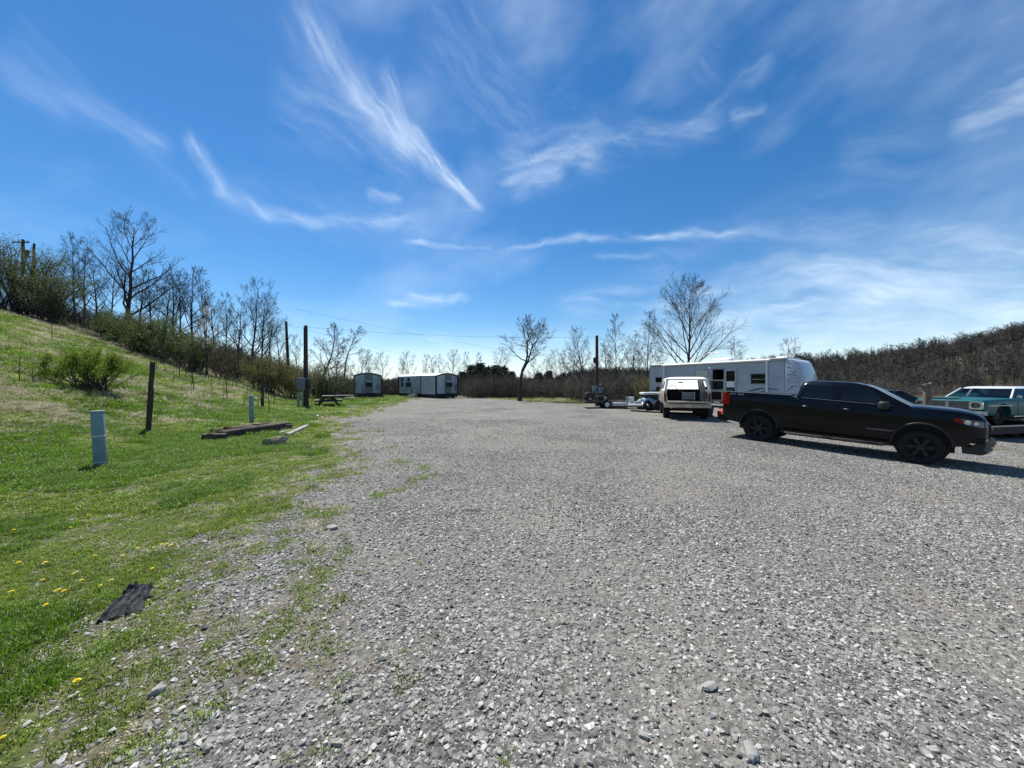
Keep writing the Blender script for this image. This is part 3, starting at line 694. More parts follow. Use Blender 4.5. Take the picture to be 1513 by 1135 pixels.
bush('bush', 6, G(283,28), 3.6, 2.6, 'green bush directly behind the white blossoming tree', 'leaf_olive', 44, 6, .045, (5,65), group=OG, dens=1.1)
bush('bush', 7, G(396,30), 4.2, 2.9, 'yellow green bush between the wooden post and the meter pole', 'leaf_yellow', 44, 5, .04, (5,65), group=OG)
bush('bush', 8, G(430,31), 3.6, 2.7, 'yellow green bush just left of the meter pole', 'leaf_yellow', 40, 4, .04, (5,65), group=OG)
bush('bush', 9, G(482,37), 7, 3.6, 'large olive brown bush between the meter pole and small trailer', 'leaf_olive', 64, 2, .045, (5,68), group=OG, dens=1.4)
bush('bush', 10, G(500,44), 4.4, 2.8, 'brown green bush touching the small white trailer', 'leaf_olive', 50, 1, .045, (5,65), group=OG, dens=1.4)
bush('bush', 11, G(335,30), 4, 2.3, 'low twiggy bush between the blossoming tree and fan shaped tree', 'leaf_yellow', 40, 1, .04, (5,65), group=OG)
bush('bush', 12, G(950,33), 3.4, 2.3, 'bright green tinged bush left of the travel trailer corner', 'leaf_yellow', 36, 3, .035, (5,60), group=OG)
bush('bush', 13, G(1440,75), 3.6, 3.0, 'single yellow green budding bush on the wooded hill above the teal car', 'leaf_yellow', 40, 5, .07, (5,65), group=OG)
# blossoming tree
tips = []; T, C = tree_mbs(61, hgt(305,452,27.5), .07, fb=.25, spread=.42, n1=14, n2=6, n3=4, n4=0, asc=.9, tips=tips)
o = empty('blossoming_tree', G(305,27.5), 0, 'slim young tree covered in white spring blossom', 'tree'); B = MB(); r = random.Random(5)
for p,d in tips:
    for _ in range(3): leaf_quad(B, r, p-d*r.uniform(0,.25), .035)
T.build('trunk', M['bark'], o, 60); C.build('crown', M['bark'], o); B.build('blossom', M['blossom'], o)

# pines
def pine_mbs(seed, h, w):
    r = random.Random(seed); T = MB(); L_ = MB(); T.tube([(0,0,-.3),(0,0,h*.5),(0,0,h*.97)],[.2,.13,.02],6)
    n = int(h*6)
    for i in range(n):
        f = .12+.88*i/n; z = h*f; rad = w*.5*(1-f)**.65*r.uniform(.6,1.1)+.12
        for k in range(4):
            a = r.uniform(0,2*PI); d = Vector((math.cos(a),math.sin(a),r.uniform(-.05,.25))); T.tube([(0,0,z),tuple(Vector((0,0,z))+d*rad)],[.03,.01],3,False)
            for q in range(9):
                p = Vector((0,0,z))+d*rad*(.25+.8*q/9); s = .16+.1*r.random()
                leaf_quad(L_, r, p, s, 2)
    return T, L_
pp = []
for k,(h_,w_) in enumerate(((9,5.5),(7.5,4.5))):
    T, L_ = pine_mbs(k, h_, w_); o = empty('pine_tree',(0,0,0)); T.build('trunk',M['bark'],o); L_.build('crown',M['pine'],o); pp.append((o,h_))
used = set()
for i,(px,top,lab) in enumerate([(684,550,'dark pine leftmost in the far group, above the long trailer end'),(697,542,'tall dark pine second from the left in the far group'),(709,538,'tallest dark pine of the far group'),(722,544,'dark pine right of the tallest pine of the group'),(733,541,'dark pine fifth from the left in the far group'),(744,543,'dark pine third from the right in the far group'),(756,550,'low dark pine just left of the crooked twin tree'),(796,552,'low dark pine just right of the crooked twin tree'),(811,549,'dark pine in the middle of the right hand pair'),(832,553,'low dark pine rightmost, before the dark meter pole')]):
    src, hh = pp[i%2]; D = 95+(i*7)%12; o = src if i < 2 else copy_tree(src); g = G(px,D); k = max(.5,(tz(px,top,D)-g[2])/hh)
    o.location = g; o.rotation_euler = (0,0,i*1.3); o.scale = (k*1.5,k*1.5,k); tag(o,lab,'pine tree','dark pines beyond the lot')

# ------------------------------------------------------------ brush and far woods (uncountable)
def brush_mb(seed, h, w, n):
    r = random.Random(seed); mb = MB()
    for i in range(n):
        p = Vector((r.uniform(-w,w)*.5, r.uniform(-w,w)*.5, -.2)); d = rdir(r, Vector((0,0,1)), R(r.uniform(0,22)), r.uniform(0,6.28)); ln = h*r.uniform(.55,1.1); q = [p]; ds = []
        for k in range(4): d = (d+Vector((r.gauss(0,1),r.gauss(0,1),r.gauss(0,1)))*.1).normalized(); q.append(q[-1]+d*ln/4); ds.append(d)
        mb.tube(q, [.03,.022,.016,.01,.006], 3, False)
        for b in range(13):
            f = r.uniform(.15,.97)*4; k = min(int(f),3); a = q[k].lerp(q[k+1], f-k); e = rdir(r, ds[k], R(r.uniform(25,60)), r.uniform(0,6.28)); l2 = ln*r.uniform(.12,.3)
            c = a+e*l2; mb.tube([a,(a+c)/2+Vector((0,0,.02)),c],[.011,.008,.005],3,False)
            for _ in range(3):
                a2 = a.lerp(c, r.random()); mb.tube([a2, a2+rdir(r,e,R(r.uniform(25,60)),r.uniform(0,6.28))*l2*.5],[.007,.004],3,False)
    return mb
bk = [pmesh(brush_mb(200+k, 3.4, 2.6, 11), M['bark_brush']) for k in range(5)]
pl = []
def brush_zone(n, px0, px1, d0, d1, s0, s1, cond=None):
    px = rng.uniform(px0,px1,n); D = rng.uniform(d0,d1,n); x = (px-CX)/F*D
    if cond is not None: k = cond(px,D,x); x = x[k]; D = D[k]
    s = rng.uniform(s0,s1,len(x)); pl.append((x,D,s))
brush_zone(460, 500, 700, 56, 76, .6,1.0)
brush_zone(560, 690, 860, 43, 70, .5,.9)
brush_zone(460, 850, 985, 36, 62, .5,.95)
brush_zone(260, 975, 1330, 42, 72, .5,.85)
brush_zone(160, 1300, 1900, 45, 80, .35,.6)
brush_zone(230, -120, 330, 34, 48, .4,.85)
brush_zone(260, 325, 520, 33, 58, .5,.95, lambda px,D,x: D > 33+ (px-325)*.05)
x = np.concatenate([a[0] for a in pl]); y = np.concatenate([a[1] for a in pl]); s = np.concatenate([a[2] for a in pl]); k = len(x)
scatter('brush', np.stack([x,y,Hn(x,y)-.05],-1), np.stack([x*0,x*0,rng.uniform(0,6,k)],-1), np.stack([s,s,s*rng.uniform(.75,1.1,k)],-1), rng.integers(0,5,k), bk, 'tangled brown bare brush growing around the gravel lot', 'brush')
def far_tree(seed, h=9.5):
    r = random.Random(seed); mb = MB(); q = [Vector((0,0,-1)),Vector((r.uniform(-.2,.2),0,h*.4)),Vector((r.uniform(-.4,.4),0,h*.95))]; mb.tube(q,[.16,.11,.03],3,False)
    for i in range(34):
        f = r.uniform(.3,1); a = q[0].lerp(q[2],f); d = rdir(r,Vector((0,0,1)),R(r.uniform(20,60)),r.uniform(0,6.28)); l = h*.36*r.uniform(.5,1)*(1.15-f*.6); c = a+d*l
        mb.tube([a,c],[.06,.02],3,False)
        for _ in range(7):
            p = a.lerp(c,r.uniform(.3,1)); e = rdir(r,d,R(r.uniform(20,60)),r.uniform(0,6.28))*l*r.uniform(.25,.5); w = e.orthogonal().normalized()*.035
            mb.add([p-w,p+w,p+e],[(0,1,2)])
    return mb
fk = [pmesh(far_tree(300+k), M['bark_far']) for k in range(6)]
fk.append(pmesh(far_tree(310), mat('bark_far_olive',(.07,.062,.03),.95,0,.4,.3,col2=(.13,.11,.06),rnd=.3)))
n = 37000; a = rng.uniform(-1.45,2.9,n); y = np.sqrt(rng.uniform(62**2,330**2,n)); x = a*y; z = Hn(x,y)
kp = (rng.random(n) < np.where(a > -.1, 1.0, .55))&((y>85)|(a>.25)); x=x[kp];y=y[kp];z=z[kp];k=len(x); s = rng.uniform(.55,.9,k)*np.where(y<130,.7,1.0)*np.where(a[kp]<.15,.6,1)
scatter('distant_woods', np.stack([x,y,z],-1), np.stack([x*0,x*0,rng.uniform(0,6,k)],-1), np.stack([s*1.1,s*1.1,s],-1), np.where(rng.random(k)<.07,6,rng.integers(0,6,k)), fk, 'leafless brown woodland covering the hills beyond the lot', 'woodland')
# ------------------------------------------------------------ vehicles
def interp(tab, x, k): return float(np.interp(x, [t[0] for t in tab], [t[k] for t in tab]))
def body_ring(x, w, zb, zt, cr=.03, shoulder=.93, tuck=.93):
    h = zt-zb
    half = [(0,zb),(w*.75,zb),(w*tuck,zb+.02),(w*.985,zb+h*.16),(w,zb+h*.42),(w*1.0,zb+h*.68),(w*.985,zb+h*.86),(w*(shoulder+.025),zt-.022),(w*shoulder,zt-.004),(w*.6,zt+cr*.75),(0,zt+cr)]
    return [(x,y,z) for y,z in half]+[(x,-y,z) for y,z in half[-2:0:-1]]
def arch_cut(xc, zc, r, y0, y1, n=20):
    mb = MB(); mb.prism([(xc+r*math.cos(2*PI*k/n), zc+r*math.sin(2*PI*k/n)) for k in range(n)], y0, y1); return mb
def wheel(parent, x, y, r, wd, rr, rim, nsp=6, side=-1, style='spoke', cap=None):
    """wheel hub with tyre and rim as sub-parts; side is the sign of y of the outer face"""
    hb = MB(); hb.lathe([(0.001,-.05*side),(.09,-.05*side),(.15,0),(.15,.05*side*-1)],(x,y,r),n=16); h = hb.build('wheel', M['dark_metal'], parent, 40)
    T = MB(); w2 = wd/2
    T.lathe([(rr,-w2*.85),(rr+.02,-w2),(r*.93,-w2*1.02),(r*.985,-w2*.86),(r,-w2*.6),(r*.99,-.02),(r,0),(r*.99,.02),(r,w2*.6),(r*.985,w2*.86),(r*.93,w2*1.02),(rr+.02,w2),(rr,w2*.85)],(x,y,r),n=40)
    n = 44
    for k in range(n):   # tread blocks
        a = 2*PI*k/n; m = Matrix.Translation((x,y,r)) @ Matrix.Rotation(-a,4,'Y')
        for s in (-1,1): T.box(r*.985,r*1.012,s*w2*.35 if s>0 else s*w2*.95,s*w2*.95 if s>0 else s*w2*.35,-.014,.014,m)
    T.build('tyre', M['rubber'], h, 35)
    B = MB(); f = w2*.8*side
    B.lathe([(rr*1.0,-f),(rr*.96,-f*.9),(rr*.93,0),(rr*.95,f*.7),(rr*1.0,f),(rr*1.02,f*1.02)],(x,y,r),n=32)
    B.lathe([(.001,f*.75),(.04,f*.78),(.075,f*.7),(.08,f*.3)],(x,y,r),n=16)
    if style == 'spoke':
        for k in range(nsp):
            for dd_ in (-.10,.10):
                a = 2*PI*k/nsp+dd_; m = Matrix.Translation((x,y,r)) @ Matrix.Rotation(-a,4,'Y'); B.box(.05,rr*.97,f*.45,f*.72,-.017,.017,m)
            a = 2*PI*(k+.5)/nsp; B.lathe([(.001,f*.8),(.012,f*.8),(.012,f*.6)],(x+.055*math.cos(a),y,r+.055*math.sin(a)),n=6)
    else:
        B.lathe([(.07,f*.45),(rr*.5,f*.62),(rr*.75,f*.5),(rr*.95,f*.55)],(x,y,r),n=24)
    B.build('rim', rim, h, 35)
    return h
def greenhouse(levels, corner=.12, n=4):
    """levels: (z, x_rear, x_front, half_width)"""
    rings = []
    for z,x0,x1,hw in levels:
        rings.append([(a,b,z) for a,b in rrect(x0,x1,-hw,hw,min(corner,hw*.5),n)])
    return rings
def side_patch(lv, c, side, off=.006, nu=5, nv=5):
    """c = 4 corners (x,z): rear-bottom, front-bottom, front-top, rear-top"""
    mb = MB(); vs = []
    for j in range(nv+1):
        v = j/nv
        for i in range(nu+1):
            u = i/nu; x = (c[0][0]*(1-u)+c[1][0]*u)*(1-v)+(c[3][0]*(1-u)+c[2][0]*u)*v; z = (c[0][1]*(1-u)+c[1][1]*u)*(1-v)+(c[3][1]*(1-u)+c[2][1]*u)*v
            vs.append((x, side*(interp(lv,z,3)+off), z))
    return mb.add(vs, [(j*(nu+1)+i, j*(nu+1)+i+1, (j+1)*(nu+1)+i+1, (j+1)*(nu+1)+i) for j in range(nv) for i in range(nu)])
def screen_patch(lv, z0, z1, front, off=.008, inset=.1, nv=6, bow=.04):
    mb = MB(); vs = []; nu = 8
    for j in range(nv+1):
        z = z0+(z1-z0)*j/nv; x = interp(lv,z,2 if front else 1)+(off if front else -off); hw = interp(lv,z,3)-inset
        for i in range(nu+1):
            u = -1+2*i/nu; vs.append((x, u*hw, z+.004))
    return mb.add(vs, [(j*(nu+1)+i, j*(nu+1)+i+1, (j+1)*(nu+1)+i+1, (j+1)*(nu+1)+i) for j in range(nv) for i in range(nu)])
def bar(mb, a, b, w, t):
    a = Vector(a); b = Vector(b); d = (b-a); L_ = d.length; q = d.to_track_quat('X','Z').to_matrix().to_4x4()
    return mb.box(0,L_,-w/2,w/2,-t/2,t/2, Matrix.Translation(a) @ q)

# ---- black crew cab pickup
hd = math.atan2(-.768,.64)
tk = empty('pickup_truck',(7.305,12.49,.0),hd,'glossy black crew cab pickup truck parked side on in front of the travel trailer','truck')
bp_ = M['black_paint']
st = [(.10,.80,.66,1.39,.0),(.13,.87,.58,1.425,.0),(.22,.905,.52,1.435,.0),(.6,.93,.48,1.435,.0),(1.13,.945,.46,1.43,.0),(1.8,.94,.44,1.41,.0),(1.93,.94,.44,1.395,.0),(1.97,.94,.43,1.35,.02),(2.6,.945,.43,1.335,.02),(3.4,.945,.43,1.32,.02),(4.05,.94,.44,1.30,.04),(4.3,.945,.44,1.295,.06),(4.6,.94,.45,1.28,.065),(4.9,.935,.47,1.265,.06),(5.08,.91,.49,1.24,.05),(5.2,.865,.50,1.205,.035),(5.29,.80,.52,1.14,.02),(5.34,.70,.54,1.04,.01)]
b = MB(); b.loft([body_ring(*s) for s in st]); body = b.build('body', bp_, tk, 38)
bed = MB().box(.20,1.86,-.74,.74,.86,2)
cut(body, [arch_cut(1.13,.47,.47,-1.2,-.55), arch_cut(1.13,.47,.47,.55,1.2), arch_cut(4.39,.47,.48,-1.2,-.55), arch_cut(4.39,.47,.48,.55,1.2), bed], 38)
mb = MB()
for s in (-1,1):
    mb.box(.18,1.9,s*.74 if s>0 else s*.93,s*.93 if s>0 else s*.74,1.425,1.452)
mb.build('bed_rail_cap', M['steel'], tk)  # lighter steel puts the rail's sun highlight into the cap colour
for xc in (1.13,4.39):
    for s in (-1,1):
        mb = MB()
        for k in range(17):   # flares
            a0, a1 = PI*k/17, PI*(k+1)/17; ro, ri = .515, .465
            mb.loft([[ (xc+ri*math.cos(a), s*.90,.46+ri*math.sin(a)),(xc+ri*math.cos(a), s*.958,.46+ri*math.sin(a)),(xc+(ro-.02)*math.cos(a), s*.962,.46+(ro-.02)*math.sin(a)),(xc+ro*math.cos(a), s*.93,.46+ro*math.sin(a))] for a in (a0,a1)])
        mb.build('wheel_arch_flare', M['black_plastic'], tk, 30)
lv = [(1.25,1.96,4.30,.90),(1.35,1.975,4.12,.89),(1.50,2.0,3.88,.845),(1.715,2.05,3.55,.775),(1.795,2.10,3.37,.73),(1.842,2.2,3.17,.66),(1.862,2.4,2.92,.50)]
g = MB(); g.loft(greenhouse(lv,.13)); g.build('cab_roof', bp_, tk, 40)
for c in (((2.16,1.40),(2.78,1.385),(2.80,1.73),(2.22,1.735)),((2.96,1.375),(3.80,1.335),(3.48,1.71),(2.98,1.73))):
    for s in (-1,1): side_patch(lv, c, s).build('side_window', M['dark_glass'], tk, 60)
screen_patch(lv,1.31,1.80,True,inset=.05).build('windshield', M['dusty_sky_screen'], tk, 60)
screen_patch(lv,1.42,1.72,False,inset=.2).build('rear_window', M['dark_glass'], tk, 60)
mb = MB()
for s in (-1,1):
    for a,c in (((2.12,1.38),(3.9,1.31)),): bar(mb,(a[0],s*(interp(lv,a[1],3)+.008),a[1]),(c[0],s*(interp(lv,c[1],3)+.008),c[1]),.014,.012)
mb.build('window_trim', M['steel'], tk)
for s in (-1,1):   # mirrors
    mb = MB(); y = s*1.02; mb.loft([[(x_, y+s*q*.13, z_) for x_,z_ in rrect(3.66+i_,3.86-i_*.6,1.20+i_*.4,1.40-i_*.4,.05)] for q,i_ in ((-.75,.03),(-.5,0),(.4,0),(.8,.03),(.9,.06))])
    mb.box(3.72,3.8,min(s*.88,s*.96),max(s*.88,s*.96),1.30,1.36); mb.build('mirror', M['black_plastic'], tk, 40)
    for x in (2.16,3.02):
        mb = MB(); mb.tube([(x,s*.945,1.15),(x+.03,s*.985,1.15),(x+.16,s*.985,1.145),(x+.19,s*.945,1.143)],.014,6); mb.build('door_handle', M['black_paint'], tk, 40)
        c_ = MB(); c_.box(x+.05,x+.13,min(s*.94,s*.948),max(s*.94,s*.948),1.12,1.17); c_.build('handle_recess', M['black_plastic'], tk)
    mb = MB(); mb.tube([(1.72,s*.90,.40),(1.85,s*.99,.36),(3.75,s*.99,.36),(3.88,s*.90,.40)],.04,8); mb.build('side_step', M['black_plastic'], tk, 40)
    # door seams
    mb = MB()
    for xs in (2.02,2.9,3.97): bar(mb,(xs,s*.9465,.5),(xs+(.02 if xs>3 else 0),s*.9465,1.2),.008,.004)
    bar(mb,(2.02,s*.9465,.5),(3.97,s*.9465,.5),.004,.008); mb.build('door_seam', M['interior'], tk)
    # headlight, marker
    dz = .10
    mb = MB(); mb.loft([[(4.86,s*.944,1.0+dz),(4.90,s*.944,.935+dz),(4.86,s*.90,.93+dz),(4.84,s*.90,1.02+dz)],[(5.05,s*.922,1.005+dz),(5.08,s*.918,.88+dz),(5.0,s*.86,.87+dz),(5.0,s*.86,1.02+dz)],[(5.22,s*.85,.985+dz),(5.24,s*.848,.85+dz),(5.14,s*.78,.85+dz),(5.14,s*.78,.98+dz)],[(5.32,s*.755,.95+dz),(5.335,s*.75,.85+dz),(5.26,s*.66,.85+dz),(5.26,s*.66,.94+dz)]])
    h = mb.build('headlight', M['clear_lens'], tk, 30)
    mb = MB(); mb.lathe([(.001,.0),(.05,s*.008),(.055,-s*.01)],(5.05,s*.925,.945+dz),n=14); mb.lathe([(.001,.0),(.035,s*.008),(.04,-s*.01)],(5.17,s*.885,.925+dz),n=14); mb.build('lamp_bowl', M['chrome'], h, 40)
    mb = MB(); mb.loft([[(4.845,s*.95,1.01+dz),(4.885,s*.95,.945+dz),(4.84,s*.91,.95+dz),(4.83,s*.91,1.01+dz)],[(4.95,s*.943,1.01+dz),(4.99,s*.941,.905+dz),(4.93,s*.9,.9+dz),(4.93,s*.9,1.01+dz)]]); mb.build('marker_lens', M['red_lens'], h, 30)
    mb = MB(); mb.loft([[(x_,y_,z_) for x_,y_ in ((.075,s*.74),(.085,s*.86),(.16,s*.915),(.33,s*.925),(.33,s*.88),(.2,s*.8))] for z_ in (1.03,1.40)]); tl = mb.build('tail_light', M['red_lens'], tk, 40)
    mb = MB(); mb.box(5.15,5.29,min(s*.72,s*.88),max(s*.72,s*.88),.58,.70); mb.build('fog_lamp_recess', M['interior'], tk)
    mb = MB(); mb.loft([[(5.10,s*.89,.575),(5.10,s*.90,.60),(5.12,s*.88,.60)],[(5.22,s*.86,.55),(5.24,s*.865,.60),(5.24,s*.84,.60)],[(5.33,s*.80,.60),(5.335,s*.80,.72),(5.34,s*.75,.72)]]); mb.build('fog_lamp_bezel', M['chrome'], tk, 30)
g = MB(); g.box(5.30,5.375,-.62,.62,.72,1.02); g.build('grille', M['black_plastic'], tk)
g = MB(); g.loft([[(x_,y_,z_) for x_,z_ in ((5.28,.86),(5.40-.09*abs(y_)**2*1.6,.87),(5.40-.09*abs(y_)**2*1.6,.93),(5.28,.94))] for y_ in (-.74,-.5,-.25,0,.25,.5,.74)]); g.build('grille_bar', M['chrome'], tk, 30)
g = MB(); g.loft([[(x_,y_,z_) for x_,z_ in ((5.1,.50),(5.46-.17*y_*y_*1.3,.52),(5.49-.17*y_*y_*1.3,.60),(5.47-.17*y_*y_*1.3,.68),(5.2,.69))] for y_ in (-.88,-.8,-.6,-.3,0,.3,.6,.8,.88)]); g.build('front_bumper', M['black_plastic'], tk, 35)
g = MB(); g.loft([[(x_,y_,z_) for x_,z_ in ((5.0,.36),(5.38-.17*y_*y_,.36),(5.45-.17*y_*y_,.44),(5.4-.17*y_*y_,.51),(5.0,.51))] for y_ in (-.86,-.6,-.3,0,.3,.6,.86)]); g.build('air_dam', M['black_plastic'], tk, 35)
g = MB(); g.loft([[(x_,y_,z_) for x_,z_ in ((.22,.50),(.0+.05*y_*y_,.50),(-.02+.05*y_*y_,.60),(.0+.05*y_*y_,.68),(.22,.70))] for y_ in (-.88,-.6,-.3,0,.3,.6,.88)]); g.build('rear_bumper', M['black_paint'], tk, 35)
g = MB(); g.box(.02,.10,-.70,-.52,.70,.725); g.box(-.025,0,-.5,.5,.66,.675); g.build('bumper_step_pad', M['chrome'], tk)
bevel(MB().box(.06,.14,-.74,.74,.74,1.425).build('tailgate', bp_, tk), .015)
g = MB(); g.box(.5,4.9,-.5,.5,.30,.46); g.box(1.05,1.22,-.8,.8,.36,.48); g.box(4.3,4.48,-.8,.8,.30,.42); g.build('chassis', M['dark_metal'], tk)
for xc in (1.13,4.39):
    for s in (-1,1):
        w_ = MB(); w_.lathe([(.001,-.30*s*-1),(.46,-.30*s*-1),(.46,0)],(xc,s*.53-s*.02,.47),n=20); w_.build('wheel_well', M['interior'], tk)
        wheel(tk, xc, s*.80, .39, .265, .235, M['black_plastic'], 6, s)
g = MB(); g.tube([(2.35,-.02,1.85),(2.27,-.02,1.90)],[.03,.012],6); g.build('aerial', M['black_plastic'], tk)
for s,rz in ((-1,0),(1,180)):
    Mx = Matrix.Translation((3.70,s*.951,.69)) @ Matrix.Rotation(R(90),4,'X') if s<0 else Matrix.Translation((3.70,s*.951,.69)) @ Matrix.Rotation(R(180),4,'Z') @ Matrix.Rotation(R(90),4,'X')
    text('door_badge','COLORADO',.055,M['steel'],tk,Mx,.003,1.5)
    Mx = Matrix.Translation((.52,s*.935,1.345)) @ (Matrix.Rotation(R(90),4,'X') if s<0 else Matrix.Rotation(R(180),4,'Z') @ Matrix.Rotation(R(90),4,'X'))
    text('bed_decal','Z71 4X4',.085,M['white_badge'],tk,Mx,.003,1.3)
g = MB()
for s in (0,): # bow tie emblem
    pts = [(-.10,-.02),(-.035,-.02),(-.035,-.04),(.045,-.04),(.045,-.02),(.10,-.02),(.085,.02),(.035,.02),(.035,.04),(-.045,.04),(-.045,.02),(-.085,.02)]
    g.prism([(y_,z_+.90) for y_,z_ in pts], 5.41, 5.425, 'x')
g.build('front_emblem', mat('emblem_gold',(.5,.35,.08),.3,.8), tk)

# settle the pickup on the sloping gravel
def settle(o, x0, x1, hw, dz=0):
    rz = o.rotation_euler[2]; X, Y = o.location[0], o.location[1]
    def hh(a,b): return H(X+a*math.cos(rz)-b*math.sin(rz), Y+a*math.sin(rz)+b*math.cos(rz))
    zr, zf = (hh(x0,hw)+hh(x0,-hw))/2, (hh(x1,hw)+hh(x1,-hw))/2; zl, zr_ = (hh(x0,hw)+hh(x1,hw))/2, (hh(x0,-hw)+hh(x1,-hw))/2
    p = math.atan2(zf-zr, x1-x0); r = math.atan2(zl-zr_, 2*hw); o.rotation_euler = (r,-p,rz); o.location.z = (zr+zf)/2-(x0+x1)/2*math.sin(p)+dz
settle(tk, 1.13, 4.39, .8)

# ---- generic see-through saloon
def saloon(root, paint, roofm, st, lv, belt, pillars, wins, wx, wr, ww, rimm, arch, dash=True, chrome=True, glassm='car_glass'):
    b = MB(); b.loft([body_ring(*s) for s in st]); body = b.build('body', paint, root, 38)
    inner = MB().box(belt[0]+.12,belt[1]-.2,-.70,.70,.38,3)
    cut(body, [arch_cut(x,wr+.02,arch,s*.5 if s>0 else -1.2,1.2 if s>0 else s*.5) for x in wx for s in (-1,1)]+[inner], 38)
    top = [l for l in lv if l[0] >= pillars['z']]; r_ = MB(); r_.loft(greenhouse(top,.14)); r_.build('roof', roofm, root, 40)
    for s in (-1,1):
        for (xa,za,xb,zb,w_) in pillars['p']:
            p = MB(); bar(p,(xa,s*(interp(lv,za,3)-.02),za),(xb,s*(interp(lv,zb,3)-.02),zb),w_,.045); p.build('pillar', roofm, root)
        for c in wins: side_patch(lv,c,s,-.012).build('side_window', M[glassm], root, 60)
        for x in wx:
            w_ = MB(); w_.lathe([(.001,.26*s*1),(arch-.02,.26*s*1),(arch-.02,0)],(x,s*.50,wr+.02),n=18); w_.build('wheel_well', M['interior'], root); 
            wheel(root, x, s*.76, wr, ww, wr*.55, rimm, 5, s, 'disc')
    screen_patch(lv,belt[2],pillars['z'],True,-.01,inset=.04).build('windshield', M[glassm], root, 60)
    screen_patch(lv,belt[2],pillars['z'],False,-.01,inset=.06).build('rear_window', M[glassm], root, 60)
    L0, L1 = st[2][0], st[-3][0]; MB().box(L0,L1,-.72,.72,.16 if wr < .345 else .24,.40).box(L0-.2,L1+.1,-.5,.5,.18,.3).build('underbody_shade', M['interior'], root)  # black box added under the car in place of the shade there
    g = MB()
    for x in (belt[1]-1.25, belt[1]-2.15):
        for y in (-.36,.36) if x > belt[1]-1.5 else (-.32,.32):
            g.loft([[(x_,y_,z_) for x_,y_ in rrect(x+dx-.05,x+dx+.07,y-.26*q,y+.26*q,.03)] for z_,dx,q in ((.45,.0,1),(.9,-.10,1),(1.02,-.14,.9))]); g.box(x,x+.5,y-.25,y+.25,.42,.56)
    g.build('seats', M['interior'], root, 40)
    g = MB(); g.box(belt[1]-.42,belt[1]-.15,-.68,.68,.75,belt[2]-.04); g.build('dashboard', M['interior'], root)
    g = MB(); c = (belt[1]-.62,.36,.95); g.tube([(c[0]+.06*math.sin(2*PI*k/20)*0+.05*math.sin(2*PI*k/20),c[1]+.19*math.cos(2*PI*k/20),c[2]+.18*math.sin(2*PI*k/20)) for k in range(21)],.012,5,False); g.tube([c,(c[0]+.35,c[1],c[2]-.15)],.02,5); g.build('steering_wheel', M['interior'], root)
# ---- teal 1960s sedan: nose corner (17.0, 13.3), heading (-.974,-.225)
h_ = math.atan2(-.225,-.974); fx, fy = math.cos(h_), math.sin(h_); lx, ly = -fy, fx
L_T = 5.3; ox = 16.7+fx*-L_T+ (-lx)*-.95*-1 ; 
# nose corner on the camera-right side of the face is the car's left (y=+) side
ox = 16.75 - fx*L_T - lx*.97; oy = 13.1 - fy*L_T - ly*.97
tc_ = empty('classic_sedan',(ox,oy,.165),h_,'teal 1960s sedan with pale roof standing on the low car trailer','car')
stT = [(0,.80,.5,.90,.02),(.08,.90,.42,.95,.02),(.5,.96,.36,.97,.02),(1.3,.985,.30,.975,.015),(2.4,.99,.28,.96,.01),(3.6,.99,.28,.955,.02),(4.0,.985,.28,.95,.035),(4.6,.975,.30,.935,.03),(5.1,.96,.36,.91,.02),(5.22,.95,.40,.885,.01),(5.26,.93,.46,.86,.0)]
lvT = [(.93,1.05,3.72,.90),(1.05,1.35,3.50,.85),(1.20,1.60,3.28,.775),(1.31,1.80,3.12,.72),(1.36,1.92,3.0,.67),(1.395,2.1,2.8,.56)]
saloon(tc_, M['teal_paint'], M['pale_roof'], stT, lvT, (1.3,3.85,.97), dict(z=1.31,p=[(3.68,.95,3.12,1.31,.045),(2.42,.95,2.42,1.31,.07),(1.15,.95,1.82,1.31,.22)]), [((2.48,.97),(3.62,.97),(3.1,1.30),(2.48,1.30)),((1.30,.97),(2.36,.97),(2.36,1.30),(1.9,1.30))], (1.22,4.3), .34, .2, M['dark_metal'], .41)
g = MB(); g.box(5.25,5.275,-.60,.60,.60,.83); g.build('grille', M['interior'], tc_)
g = MB()
for k in range(9): g.box(5.272,5.29,-.60,.60,.61+k*.025,.617+k*.025)
g.box(5.27,5.295,-.05,.05,.60,.83); g.build('grille_bars', M['steel'], tc_)
for s in (-1,1):
    g = MB(); g.ring_frame(rrect(s*.76-.17,s*.76+.17,.57,.85,.04), rrect(s*.76-.12,s*.76+.12,.61,.81,.09), lambda a,b_,d: (5.25+d,a,b_), .06); g.build('headlight_bezel', M['chrome'], tc_, 30)
    g = MB(); g.lathe([(.001,.03),(.06,.022),(.10,0),(.105,-.03)],(5.27,s*.76,.71),'x',20); g.build('headlight', M['clear_lens'], tc_, 40)
    g = MB(); bar(g,(.2,s*.99,.72),(5.1,s*.978,.70),.012,.02); g.build('side_trim', M['chrome'], tc_)
    g = MB(); bar(g,(.9,s*.985,.33),(3.8,s*.995,.31),.012,.03); g.build('sill_trim', M['chrome'], tc_)
    g = MB()
    for x in (2.4,3.55,1.55): bar(g,(x,s*.9925,.36),(x,s*.9925,.93),.008,.004)
    g.build('door_seam', M['interior'], tc_)
    for x in (1.75,2.7): MB().tube([(x,s*.985,.80),(x+.02,s*1.015,.80),(x+.14,s*1.015,.80),(x+.16,s*.985,.80)],.01,6).build('door_handle', M['chrome'], tc_, 40)
g = MB(); g.loft([[(x_,y_,z_) for x_,z_ in ((5.2,.36),(5.42-.1*y_*y_,.36),(5.45-.1*y_*y_,.43),(5.43-.1*y_*y_,.50),(5.2,.51))] for y_ in (-1,-.9,-.5,0,.5,.9,1)]); g.build('front_bumper', M['steel'], tc_, 35)
